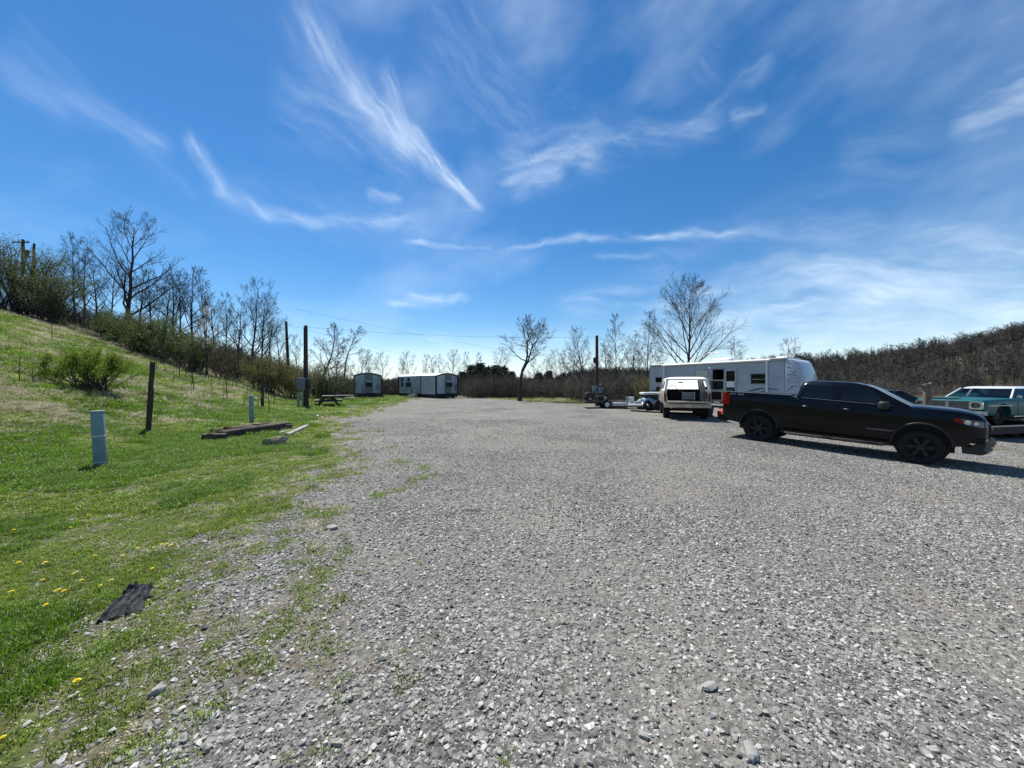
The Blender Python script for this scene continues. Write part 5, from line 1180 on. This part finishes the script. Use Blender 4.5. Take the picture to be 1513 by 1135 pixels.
# ------------------------------------------------------------ posts, pedestals
def wpost(px, D, h, r0, lean, label, seed=1):
    r = random.Random(seed); o = MB(); pts = [(0,0,-.3)]+[(lean*h*k/6+r.uniform(-.008,.008),r.uniform(-.008,.008),h*k/6) for k in range(7)]
    o.tube(pts,[r0*r.uniform(.9,1.08) for _ in pts],9); ob = o.build('fence_post', M['pole_wood'], None, 45); ob.location = G(px,D); tag(ob,label,'post','wooden posts'); return ob
wpost(219,10.7,1.98,.065,.065,'tall leaning wooden fence post behind the nearest grey pedestal',1)
wpost(388,21.5,1.95,.07,.0,'upright wooden post between the second pedestal and the meter box pole',2)
wpost(490,33,.95,.06,0,'short wooden post in the grass behind the picnic table',3)
for px,D,h,r_,ln,lab in ((417,41,3.0,.06,-.02,'thin wooden post in the brush left of the meter box pole'),): pass
dp = wpost(1369,12.2,1.95,.10,.02,'ragged dead tree post standing behind the pickup hood',7); dp.name = 'snag_post'
g = MB(); g.tube([(0,0,1.78),(.05,0,1.9),(.16,0,1.99)],[.075,.07,.03],7); g.tube([(-.02,0,1.7),(-.09,0,1.86),(-.14,0,1.93)],[.05,.045,.02],6); g.tube([(0,.02,1.75),(0,.03,2.0)],[.06,.02],6); g.build('broken_top', M['weathered_wood'], dp, 45); dp.data.materials[0] = M['weathered_wood']
def pedestal(px, D, h, lean, rz, label):
    o = empty('utility_pedestal', G(px,D), rz, label, 'pedestal', 'grey utility pedestals'); o.rotation_euler = (lean[0],lean[1],rz)
    b = MB().box(-.078,.078,-.078,.078,-.25,h).build('housing', M['pedestal_grey'], o); bevel(b,.008)
    MB().prism([(-.088,0),(.088,0),(.088,.30),(-.088,.30)],h*.0+.0,0.0001,'z') if False else None
    c = MB().box(-.085,.085,-.085,.085,h-.03,h+.012).build('lid', M['pedestal_grey'], o); bevel(c,.008)
    g = MB(); g.box(-.08,.08,-.083,-.079,h*.56,h*.57); g.box(-.08,.08,-.083,-.079,h*.1,h*.11); g.box(.079,.083,-.08,.08,h*.56,h*.57); g.build('seam', M['white_plastic'], o)
    g = MB(); g.lathe([(.001,-.01),(.014,-.01),(.014,0)],(0,-.079,h*.8),'y',8); g.build('lock', M['steel'], o); return o
pedestal(149,6.75,1.03,(0,-.04),R(38),'grey utility pedestal standing nearest the camera in the grass')
pedestal(372,14.5,1.08,(0,-.02),R(35),'middle grey utility pedestal behind the old railroad ties')
pedestal(441,24.2,.95,(0,0),R(30),'farthest grey utility pedestal just left of the meter box pole')
a = Vector(G(219,10.7))+Vector((.12,0,1.9)); b = Vector(G(388,21.5))+Vector((0,0,1.2)); o = MB().tube([a.lerp(b,k/12)-Vector((0,0,.5*(k/12)*(1-k/12)*4)) for k in range(13)],.006,4).build('fence_wire', M['wire'], None); tag(o,'single sagging fence wire between the two wooden posts','wire')

# ------------------------------------------------------------ picnic table and boards
pt = empty('picnic_table', G(485,26.3), R(-62), 'dark weathered wooden picnic table on the grass near the meter box pole','table')
g = MB()
for k in range(5): g.box(-.95,.95,-.37+k*.15,-.37+k*.15+.14,.72,.76)
g.build('table_top', M['weathered_wood'], pt)
for s in (-1,1):
    g = MB()
    for k in range(2): g.box(-.95,.95,s*.72-.15+k*.15,s*.72-.15+k*.15+.14,.43,.47)
    g.build('bench', M['weathered_wood'], pt)
    for s2 in (-1,1): g = MB(); bar(g,(s*.7,s2*.22,.72),(s*.7,s2*.66,.0),.04,.15); g.build('leg', M['dark_wood'], pt)
    g = MB(); g.box(s*.7+.03,s*.7+.07,-.85,.85,.34,.43); g.build('cross_beam', M['dark_wood'], pt)
o = MB().box(-.1,1.1,-.12,.12,.765,.80).build('board', M['pale_board'], None); o.location = G(497,26.2); o.rotation_euler = (0,0,R(8)); tag(o,'pale board lying across the picnic table top and sticking out right','board')
o = MB().box(-.4,.5,-.1,.1,.0,.05).build('board', M['pale_board'], None); o.location = G(520,25.3); o.location.z += .05; o.rotation_euler = (0,0,R(4)); tag(o,'pale board lying in the grass right of the picnic table','board')
o = MB().tube([(-1,0,.12),(1,0,.16)],.06,8).build('pipe', M['pale_board'], None, 40); o.location = G(510,38); tag(o,'pale pipe lying in front of the bushes left of the small trailer','pipe')

# ------------------------------------------------------------ railroad ties, rocks, log
def timber(a, b, w, h, label, m='tie_wood', seed=0, z=0, grp='old railroad ties'):
    r = random.Random(seed); a = Vector((a[0],a[1],H(*a[:2])+h/2-.02+z)); b = Vector((b[0],b[1],H(*b[:2])+h/2-.02+z)); d = b-a; n = 12; rings = []
    for k in range(n+1):
        x = d.length*k/n; s = lambda v: v*(1+r.uniform(-.07,.07)); rings.append([(x,s(-w/2),s(-h/2)),(x,s(-w/2*.9),s(-h/2)),(x,s(w/2),s(-h/2)),(x,s(w/2),s(h/2*.8)),(x,s(w/2*.8),s(h/2)),(x,s(-w/2*.8),s(h/2)),(x,s(-w/2),s(h/2*.8))])
    o = MB().loft(rings).build('railroad_tie' if grp else 'log', M[m], None, 30); q = d.to_track_quat('X','Z'); o.rotation_mode = 'QUATERNION'; o.rotation_quaternion = q; o.location = a; tag(o,label,'timber' if grp else 'log',grp); return o
timber((-8.2,10.36),(-7.95,13.1),.24,.26,'long dark railroad tie along the right side of the old timber bed',seed=1)
timber((-9.0,11.1),(-8.9,13.4),.2,.2,'long railroad tie along the far side of the old timber bed',seed=2)
timber((-8.4,10.05),(-7.9,10.22),.22,.22,'short railroad tie across the near end of the timber bed',seed=3)
timber((-8.75,11.3),(-8.2,12.9),.16,.12,'tie lying loose and slanted on top of the timber bed',seed=4,z=.12)
timber((-7.75,12.85),(-8.6,13.6),.2,.2,'short railroad tie closing the far end of the timber bed',seed=8)
for i,(x,y,a) in enumerate(((-8.5,11.6,.4),(-8.62,12.1,1.2),(-8.4,12.5,2.0),(-8.7,11.3,.1),(-8.45,12.2,.8))):
    o = bevel(MB().box(-.1,.1,-.05,.05,0,.065).build('brick', M['brick'], None),.006); o.location = (x,y,H(x,y)+.12+.02*i); o.rotation_euler = (.2*(i%3-1),.15,a); tag(o,['red brick at the heap top inside the timber bed','red brick farthest back in the timber bed','red brick tilted at the right in the timber bed','red brick nearest the camera in the timber bed','red brick half buried between the others in the timber bed'][i],'brick','bricks in the timber bed')
timber((-6.8,11.2),(-7.5,13.5),.16,.13,'pale weathered log lying where the grass meets the gravel','grey_wood',5,grp=None)
timber((-7.5,11.95),(-7.65,12.9),.2,.06,'flat pale slab of wood left of the weathered log','grey_wood',6,grp=None)
def rock(loc, s, seed, m, label, name='rock', rz=0):
    bm = rock_mesh(seed, 26, 1.0); bmesh.ops.subdivide_edges(bm, edges=bm.edges[:], cuts=2, use_grid_fill=True); r = random.Random(seed)
    for v in bm.verts: v.co *= r.uniform(.965,1.03)
    me = bpy.data.meshes.new(name); bm.to_mesh(me); bm.free(); me.shade_smooth(); me.set_sharp_from_angle(angle=R(28)); me.materials.append(M[m])
    o = bpy.data.objects.new(name, me); COL.objects.link(o); o.location = (loc[0],loc[1],H(loc[0],loc[1])+s[2]*.55); o.scale = s; o.rotation_euler = (0,0,rz); tag(o,label,'rock'); return o
rock((-6.12,9.5),(.31,.22,.2),5,'tan_rock','large flat tan boulder in the grass in front of the railroad ties')
rock((-6.35,10.3),(.13,.10,.11),6,'pale_rock','small pale grey rock behind the flat tan boulder')
rock((-9.2,17.5),(.09,.09,.10),7,'white_plastic','round white rock on the grass edge below the picnic table','white_rock')
rock((-8.95,17.4),(.13,.08,.05),8,'pale_rock','flat pale rock just right of the round white one')
for i,(px,py,s,lab) in enumerate(((491,786,.075,'pale stone standing out beside the weeds at the gravel edge'),(440,663,.09,'pale flat stone in the grass right of the tan boulder'),(948,986,.03,'pale pointed stone in the middle of the near gravel'),(1048,1024,.05,'long pale stone in the lower right gravel'),(1108,1122,.055,'big rounded pale stone at the bottom edge of the photo'),(950,1092,.035,'round grey stone near the bottom centre'),(412,880,.03,'pale stone in the brown weeds at left'),(232,1035,.055,'flat grey slate in the weeds at lower left'),(288,1050,.035,'pale stone beside the flat slate at lower left'),(388,1070,.03,'pale stone on the gravel below the weeds'),(806,838,.04,'pale pebble alone halfway up the gravel'),(497,1112,.035,'broad pale stone at the bottom left of centre'))):
    D = F*EYE/(py-CY); rock(((px-CX)/F*D,D),(s,s*.72,s*.4),40+i,'pale_rock',lab,'stone',i*1.1)
# crumpled black landscape fabric
n = 34; mb = MB(); vs = []
for j in range(n):
    for i in range(n):
        u, v = i/(n-1)-.5, j/(n-1)-.5; x = u*.34*(1-.4*v)+.10*v; y = v*.52
        z = .02+.05*float(fbm(u*5+x*3,v*5,401,4))+.018*math.sin(u*26+6*float(vnoise(u*4,v*4,5)))+(.05 if v>.3 and u<-.1 else 0)
        e_ = max(abs(u),abs(v)); z -= .05*max(0,(e_-.36)/.14)
        vs.append((x+.03*float(vnoise(u*9,v*9,7)),y+.03*float(vnoise(u*9,v*9,8)),z))
mb.add(vs,[(j*n+i,j*n+i+1,(j+1)*n+i+1,(j+1)*n+i) for j in range(n-1) for i in range(n-1)])
mb.tube([(.12,-.05,.015),(.2,-.02,.02),(.27,.0,.008)],[.014,.01,.004],5); mb.tube([(.0,.22,.03),(.05,.28,.04),(.12,.31,.015),(.2,.36,.0)],[.022,.016,.01,.004],5)
o = mb.build('landscape_fabric', M['fabric_black'], None, 60); o.location = (-2.78,2.68,H(-2.78,2.68)+.01); o.rotation_euler = (0,0,.62); o.scale = (.55,.72,.85); tag(o,'crumpled torn black fabric half buried at the grass edge','fabric')

# ------------------------------------------------------------ small utility trailer with mower, junk
ut = empty('utility_trailer',(4.9,25.6,H(4.9,25.6)),R(-4),'small black flat utility trailer with low mesh rails beyond the gravel','trailer')
g = MB(); g.box(0,2.9,-.8,.8,.42,.46); g.box(0,2.9,-.82,-.76,.36,.46); g.box(0,2.9,.76,.82,.36,.46); g.tube([(0,-.5,.4),(-1.2,0,.4)],.035,6); g.tube([(0,.5,.4),(-1.2,0,.4)],.035,6); g.build('deck', M['black_steel'], ut)
g = MB()
for s in (-.8,.8):
    for z in (.95,): g.tube([(0,s,z),(2.9,s,z)],.02,5)
    for k in range(7): g.tube([(2.9*k/6,s,.44),(2.9*k/6,s,.95)],.015,4)
    for k in range(5): g.tube([(0,s,.52+k*.09),(2.9,s,.52+k*.09)],.005,3)
g.build('side_rail', M['dark_metal'], ut)
for s in (-1,1): wheel(ut, 1.5, s*.95, .28, .16, .16, M['white_plastic'], 5, s, 'disc'); MB().loft([[(1.5+q*math.cos(a),s*y_,.3+q*math.sin(a)) for q,y_ in ((.36,.86),(.36,1.05),(.34,1.05),(.34,.86))] for a in [PI*k/8 for k in range(9)]]).build('mudguard', M['black_steel'], ut, 30)
mw = empty('riding_mower',(5.9,25.7,H(5.9,25.7)+.46),R(185),'dark riding mower strapped on the small utility trailer','mower')
g = MB(); g.loft([[(x_,y_,z_) for y_,z_ in ((-.25,.3),(-.27,zt-.1),(-.2,zt),(.2,zt),(.27,zt-.1),(.25,.3))] for x_,zt in ((.2,.62),(.6,.62),(.8,.56),(.85,.45))]); g.build('hood', M['black_steel'], mw, 35)
g = MB(); g.box(-.6,.3,-.4,.4,.26,.34); g.box(-.75,-.3,-.35,.35,.3,.5); g.build('frame', M['dark_metal'], mw)
g = MB(); g.box(-.5,-.15,-.22,.22,.5,.6); g.box(-.55,-.47,-.22,.22,.55,.9); bevel(g.build('seat', M['rubber'], mw),.03)
g = MB(); g.tube([(.15,0,.5),(.0,0,.85)],.02,5); g.tube([(-.0+.0*k,.15*math.cos(2*PI*k/14),.85+.12*math.sin(2*PI*k/14)) for k in range(15)],.012,4,False); g.build('steering_wheel', M['black_steel'], mw)
for x,r_ in ((.6,.17),(-.45,.24)):
    for s in (-1,1): wheel(mw, x, s*.38, r_, .18, r_*.5, M['pale_board'], 5, s, 'disc')
def simple(mb, name, m, loc, rz, label, cat, bv=0, sm=None, grp=None, dz=0):
    o = mb.build(name, M[m], None, sm); 
    if bv: bevel(o,bv)
    o.location = (loc[0],loc[1],H(loc[0],loc[1])+dz); o.rotation_euler = (0,0,rz); return tag(o,label,cat,grp)
simple(MB().tube([(-.7,0,.32),(.7,0,.32)],.09,12),'pipe','white_plastic',(7.2,24.6),.05,'fat white pipe lying left in the junk row right of the utility trailer','pipe',sm=40,grp='white pipes')
simple(MB().tube([(-.7,0,.28),(.75,0,.28)],.08,12),'pipe','white_plastic',(8.3,24.0),-.1,'white pipe lying end to end with the fat one, nearer the tyres','pipe',sm=40,grp='white pipes')
g = MB(); g.box(-.9,2.0,-.25,.25,.1,.2); g.box(-.8,-.7,-.25,.25,0,.1); g.box(1.8,1.9,-.25,.25,0,.1); simple(g,'pallet','dark_wood',(7.3,24.5),-.05,'dark pallet carrying the white pipes','pallet')
simple(MB().loft([[(a,b_,z_) for a,b_ in rrect(-.22*q,.22*q,-.2*q,.2*q,.04)] for z_,q in ((.35,.85),(.72,1),(.74,1.06),(.77,1.06))]),'storage_bin','white_plastic',(7.95,24.9),.1,'pale square bin standing behind the white pipes','bin',sm=40)
def lump(name, m, loc, s, seed, label, cat, grp=None, dz=0):
    bm = bmesh.new(); bmesh.ops.create_icosphere(bm, subdivisions=4, radius=1)
    for v in bm.verts:
        c = v.co; k = .72+.5*float(fbm(c.x*1.4+seed*7+c.z,c.y*1.4+c.z*.8,500+seed,4)); k *= 1+.08*math.sin(c.x*9+seed)*math.sin(c.z*7+c.y*5); v.co = Vector((c.x*k,c.y*k,max(c.z*k,-.45)))
    me = bpy.data.meshes.new(name); bm.to_mesh(me); bm.free(); me.shade_smooth(); me.materials.append(M[m]); o = bpy.data.objects.new(name, me); COL.objects.link(o)
    o.scale = s; o.location = (loc[0],loc[1],H(loc[0],loc[1])+s[2]*.45+dz); return tag(o,label,cat,grp)
lump('rubbish_bag','black_bag',(8.75,24.3),(.42,.35,.34),1,'black rubbish bag leftmost in the junk heap','bag','black bags in the junk heap')
lump('rubbish_bag','black_bag',(9.3,23.4),(.5,.4,.42),2,'bulging black rubbish bag in the middle of the heap below the tarp','bag','black bags in the junk heap')
lump('rubbish_bag','black_bag',(10.1,23.9),(.45,.4,.48),3,'upright black rubbish bag between the heap and the cream truck','bag','black bags in the junk heap')
lump('tarp','blue_tarp',(9.0,24.6),(.75,.4,.55),4,'crumpled light blue tarp over the back of the junk heap','tarp')
lump('tarp','white_plastic',(10.35,23.1),(.5,.3,.30),6,'crumpled white sheet low in the heap beside the cream truck','sheet')
g = MB(); g.box(-.85,.85,-.4,.4,0,.16); simple(g,'mattress','pale_board',(9.6,25.0),.05,'white slab like mattress lying on top of the junk heap','mattress',.04,35,dz=.92)
simple(MB().box(-.8,.8,-.3,.3,0,.9),'crate','dark_wood',(9.6,25.05),.05,'dark wooden crate under the white mattress','crate',.02)
for i,(x,y,a,lab) in enumerate(((8.6,23.2,.5,'old bare tyre leaning left against the black bags'),(9.15,22.9,.2,'old bare tyre leaning right in front of the tarp heap'))):
    g = MB(); g.lathe([(.18,-.08),(.2,-.1),(.31,-.1),(.335,-.06),(.335,.06),(.31,.1),(.2,.1),(.18,.08)],(0,0,.33),'y',28,closed=True); o = simple(g,'tyre','rubber',(x,y),a,lab,'tyre',sm=40,grp='old tyres'); o.rotation_euler = (-.3,0,a)
# kick scooter frame / bicycle in the heap
bk_ = empty('bicycle',(9.75,22.9,H(9.75,22.9)),R(-30),'small white bicycle lying against the heap beside the cream truck','bicycle'); bk_.rotation_euler = (R(-22),0,R(-30))
for x in (0,.95):
    g = MB(); g.tube([(x+.27*math.cos(2*PI*k/24),0,.28+.27*math.sin(2*PI*k/24)) for k in range(25)],.02,5,False)
    for k in range(8): a = PI*k/8; g.tube([(x-.26*math.cos(a),0,.28-.26*math.sin(a)),(x+.26*math.cos(a),0,.28+.26*math.sin(a))],.003,3)
    g.build('wheel', M['rubber'], bk_)
g = MB(); 
for a,c in (((0,.28),(.35,.28)),((0,.28),(.25,.62)),((.35,.28),(.25,.66)),((.35,.28),(.78,.62)),((.25,.62),(.78,.66)),((.78,.72),(.95,.28))): g.tube([(a[0],0,a[1]),(c[0],0,c[1])],.018,6)
g.build('frame', M['white_plastic'], bk_, 40); MB().tube([(.76,-.22,.76),(.78,0,.74),(.76,.22,.76)],.012,5).build('handlebar', M['steel'], bk_); bevel(MB().box(.12,.34,-.06,.06,.66,.71).build('saddle', M['rubber'], bk_),.02)
g = MB(); g.box(0,2.2,-.06,.06,0,.09); simple(g,'beam','tie_wood',(7.15,22.2),R(-50),'long brown timber beam on the gravel edge in front of the junk','timber',.01)
g = MB(); g.box(0,1.3,-.05,.05,0,.08); simple(g,'beam','tie_wood',(8.7,20.7),R(-25),'shorter brown timber ending beside the cream truck wheel','timber',.01)

# low car trailer carrying the teal sedan
ct = empty('car_trailer',(ox,oy,H(18.5,14)),h_,'low black steel car trailer on the gravel carrying the teal sedan','trailer')
dz_ = .165-H(18.5,14)
g = MB()
for y in (-.86,.86): g.box(.1,5.7,y-.06,y+.06,dz_-.16,dz_-.06)
for x in (.3,1.4,2.5,3.6,4.6,5.6): g.box(x-.05,x+.05,-.8,.8,dz_-.15,dz_-.07)
g.build('frame', M['black_steel'], ct)
MB().box(.1,5.7,-.97,.97,dz_-.055,dz_-.003).build('deck', M['black_steel'], ct)  # full-width black sheet hides sunlit ground, darkening under the car
for y in (-.985,.985): MB().box(.1,5.7,y-.012,y+.012,dz_-.06,dz_-.01).build('edge_strip', M['steel'], ct); MB().box(.12,5.6,y-.010,y+.010,dz_-.32,dz_-.065).build('under_shade_board', M['black_steel'], ct)  # black boards added below the deck to stand for the trailer's shade
for s in (-1,1):
    for x in (2.2,3.0): wheel(ct, x, s*.60, .24, .18, .14, M['dark_metal'], 5, s, 'disc')
g = MB(); g.tube([(5.6,.7,dz_-.12),(7.0,0,dz_-.12)],.04,6); g.tube([(5.6,-.7,dz_-.12),(7.0,0,dz_-.12)],.04,6); g.tube([(6.8,0,-.02),(6.8,0,dz_+.1)],.03,6); g.build('drawbar', M['black_steel'], ct)
# ------------------------------------------------------------ sky, sun, camera
SUN_EL, SUN_AZ = 60, -33
W = bpy.data.worlds.new('World'); S.world = W; W.use_nodes = True
nt = W.node_tree; N = nt.nodes; L = nt.links; bg = N['Background']
sk = N.new('ShaderNodeTexSky'); sk.sky_type = 'NISHITA'; sk.sun_disc = False; sk.sun_elevation = R(SUN_EL); sk.sun_rotation = R(SUN_AZ)
sk.air_density = 1.0; sk.dust_density = .1; sk.ozone_density = 3.6; sk.altitude = 200
hsv = N.new('ShaderNodeHueSaturation'); hsv.inputs['Saturation'].default_value = 1.3; hsv.inputs['Value'].default_value = 1.0
L.new(sk.outputs[0], hsv.inputs['Color'])
L.new(hsv.outputs[0], bg.inputs[0]); bg.inputs[1].default_value = .09
def azel(px, py):
    x = px-CX; z = CY-py; return (math.atan2(x,F), math.atan2(z, math.hypot(x,F)))
fil = [ # px,py -> px,py, half width start/end in radians, strength
 ((440,15),(545,165),.034,.026,.45),((520,120),(620,235),.03,.028,.75),((570,105),(612,210),.022,.016,.55),((600,200),(712,305),.028,.008,1.0),((560,170),(610,235),.04,.02,.5),
 ((470,60),(560,180),.02,.02,.35),((420,130),(640,240),.08,.06,.28),
 ((0,95),(240,210),.02,.02,.26),((190,195),(290,290),.022,.016,.18),((0,60),(120,160),.06,.04,.16),
 ((275,200),(330,285),.014,.014,.45),((325,275),(400,320),.014,.014,.5),((390,312),(480,325),.014,.014,.6),((470,325),(700,305),.016,.018,.5),((330,290),(620,330),.05,.05,.16),
 ((740,255),(880,215),.05,.045,.62),((760,285),(830,250),.028,.02,.45),((860,215),(1060,190),.045,.022,.40),((1040,170),(1140,90),.018,.022,.32),((1080,185),(1130,160),.016,.01,.42),
 ((930,20),(1060,110),.05,.05,.18),((640,40),(800,180),.12,.1,.18),
 ((600,357),(745,368),.007,.007,.5),((750,370),(860,352),.007,.009,.6),((850,352),(1120,342),.008,.009,.62),((1100,342),(1300,340),.02,.025,.25),((880,378),(965,384),.006,.006,.3),
 ((1420,185),(1560,130),.03,.05,.55),((1150,400),(1513,330),.05,.07,.30),((1180,395),(1420,420),.03,.05,.85),((1260,420),(1600,450),.06,.09,1.0),((1050,470),(1260,440),.05,.065,.9),((1150,500),(1500,470),.05,.06,.7),((960,480),(1120,470),.05,.05,.5),((1020,440),(1180,390),.03,.04,.35),
 ((830,460),(1000,430),.03,.05,.34),((960,390),(1260,300),.03,.06,.18),((570,450),(690,440),.012,.012,.95),((600,436),(660,436),.012,.010,.7),((545,285),(600,290),.012,.01,.35),
 ((600,493),(680,497),.010,.010,.4),((640,520),(860,500),.03,.03,.35),((560,530),(760,540),.03,.03,.2),((1250,240),(1500,190),.05,.07,.15),((1300,60),(1513,20),.05,.07,.08)]

def sky_dome():
    az = np.radians(np.concatenate([np.arange(-75,75,.22), np.arange(75,285,3.0)])); el = np.radians(np.concatenate([np.arange(-3,62,.22), np.arange(62,91,2.0)])); el[-1] = R(89.9)
    A, E = np.meshgrid(az, el, indexing='ij'); A2 = np.where(A > PI, A-2*PI, A)
    wx = (fbm(A2*5+3,E*5,201,5)-.5)*.04; wy = (fbm(A2*5+7,E*5+9,211,5)-.5)*.04
    # finer curls
    wx = wx+(fbm(A2*22,E*22,205,4)-.5)*.018; wy = wy+(fbm(A2*22+5,E*22+5,215,4)-.5)*.018
    px_, py_ = A2+wx, E+wy; acc = np.zeros_like(A)
    for i,(a,b,w0,w1,st) in enumerate(fil):
        P_ = azel(*a); Q_ = azel(*b); d = (Q_[0]-P_[0], Q_[1]-P_[1]); ln = math.hypot(*d); u = (d[0]/ln, d[1]/ln)
        rx, ry = px_-P_[0], py_-P_[1]; al = rx*u[0]+ry*u[1]; ac = -rx*u[1]+ry*u[0]; t = al/ln
        w = (w0+(w1-w0)*np.clip(t,0,1))*1.0; g = np.exp(-(ac/w)**2)*sst(-.14,.14,t)*sst(1.14,.86,t)
        fb = fbm(al*10+i*3.7+ac*6, ac*46+al*5, 220+i, 6); fine = fbm(al*30+i, ac*170+al*12, 300+i, 4)
        m = np.clip((fb-.18)*1.5,0,1)*(.35+1.3*fine)*g*st
        acc = acc+m-acc*np.clip(m,0,1)
    veil = np.clip((fbm(A2*2.2+E, E*5-A2*1.5+3, 250, 6)-.44)*3,0,1)*.36*sst(0,.1,E)
    acc = np.maximum(acc, veil*(.6+.8*fbm(A2*14+E*30, E*40-A2*20, 260, 5)))
    acc = np.clip(acc*.54,0,1); hz = .55*np.exp(-(np.maximum(E,0)/.075)**2); acc = acc+hz-acc*hz
    RD = 5200; V = np.stack([RD*np.cos(E)*np.sin(A), RD*np.cos(E)*np.cos(A), RD*np.sin(E)],-1).reshape(-1,3)
    na_, ne = len(az), len(el); i = np.arange(na_)[:,None]; j = np.arange(ne-1)[None,:]; i2 = (i+1)%na_
    Q = np.stack([i*ne+j, i2*ne+j, i2*ne+j+1, i*ne+j+1],-1).reshape(-1,4)
    me = bpy.data.meshes.new('sky'); me.vertices.add(len(V)); me.vertices.foreach_set('co', V.astype(np.float32).ravel())
    me.loops.add(Q.size); me.loops.foreach_set('vertex_index', Q[:,::-1].astype(np.int32).ravel()); me.polygons.add(len(Q)); me.polygons.foreach_set('loop_start', (np.arange(len(Q))*4).astype(np.int32)); me.update(calc_edges=True)
    at = me.attributes.new('cirrus','FLOAT','POINT'); at.data.foreach_set('value', acc.reshape(-1).astype(np.float32))
    m = bpy.data.materials.new('cirrus_sky'); m.use_nodes = True; nt = m.node_tree; N = nt.nodes; L = nt.links; N.remove(N['Principled BSDF'])
    at = N.new('ShaderNodeAttribute'); at.attribute_name = 'cirrus'; tr = N.new('ShaderNodeBsdfTransparent'); em = N.new('ShaderNodeEmission'); em.inputs[0].default_value = (.80,.91,1,1); em.inputs[1].default_value = .98
    mx = N.new('ShaderNodeMixShader'); L.new(at.outputs['Fac'], mx.inputs[0]); L.new(tr.outputs[0], mx.inputs[1]); L.new(em.outputs[0], mx.inputs[2]); L.new(mx.outputs[0], N['Material Output'].inputs[0])
    m.cycles.emission_sampling = 'NONE'; me.materials.append(m); o = bpy.data.objects.new('sky', me); COL.objects.link(o); tag(o, kind='structure')
sky_dome()
sl = bpy.data.lights.new('sun','SUN'); sl.energy = 5.0; sl.angle = R(.53); sl.color = (1,.955,.88)
so = bpy.data.objects.new('sun', sl); COL.objects.link(so)
sd = Vector((math.cos(R(SUN_EL))*math.sin(R(SUN_AZ)), math.cos(R(SUN_EL))*math.cos(R(SUN_AZ)), math.sin(R(SUN_EL))))
so.rotation_euler = (-sd).to_track_quat('-Z','Y').to_euler(); so.location = (0,0,30)
cd = bpy.data.cameras.new('camera'); cd.lens = 12.99; cd.sensor_width = 36; cd.clip_start = .05; cd.clip_end = 9000
co = bpy.data.objects.new('camera', cd); COL.objects.link(co); co.location = (0,0,EYE); co.rotation_euler = (R(90),0,0); S.camera = co
S.view_settings.view_transform = 'Standard'; S.view_settings.look = 'None'; S.view_settings.exposure = 0.5; S.view_settings.gamma = 1
S.render.resolution_x = 1024; S.render.resolution_y = 768
S.cycles.max_bounces = 6; S.cycles.transparent_max_bounces = 12
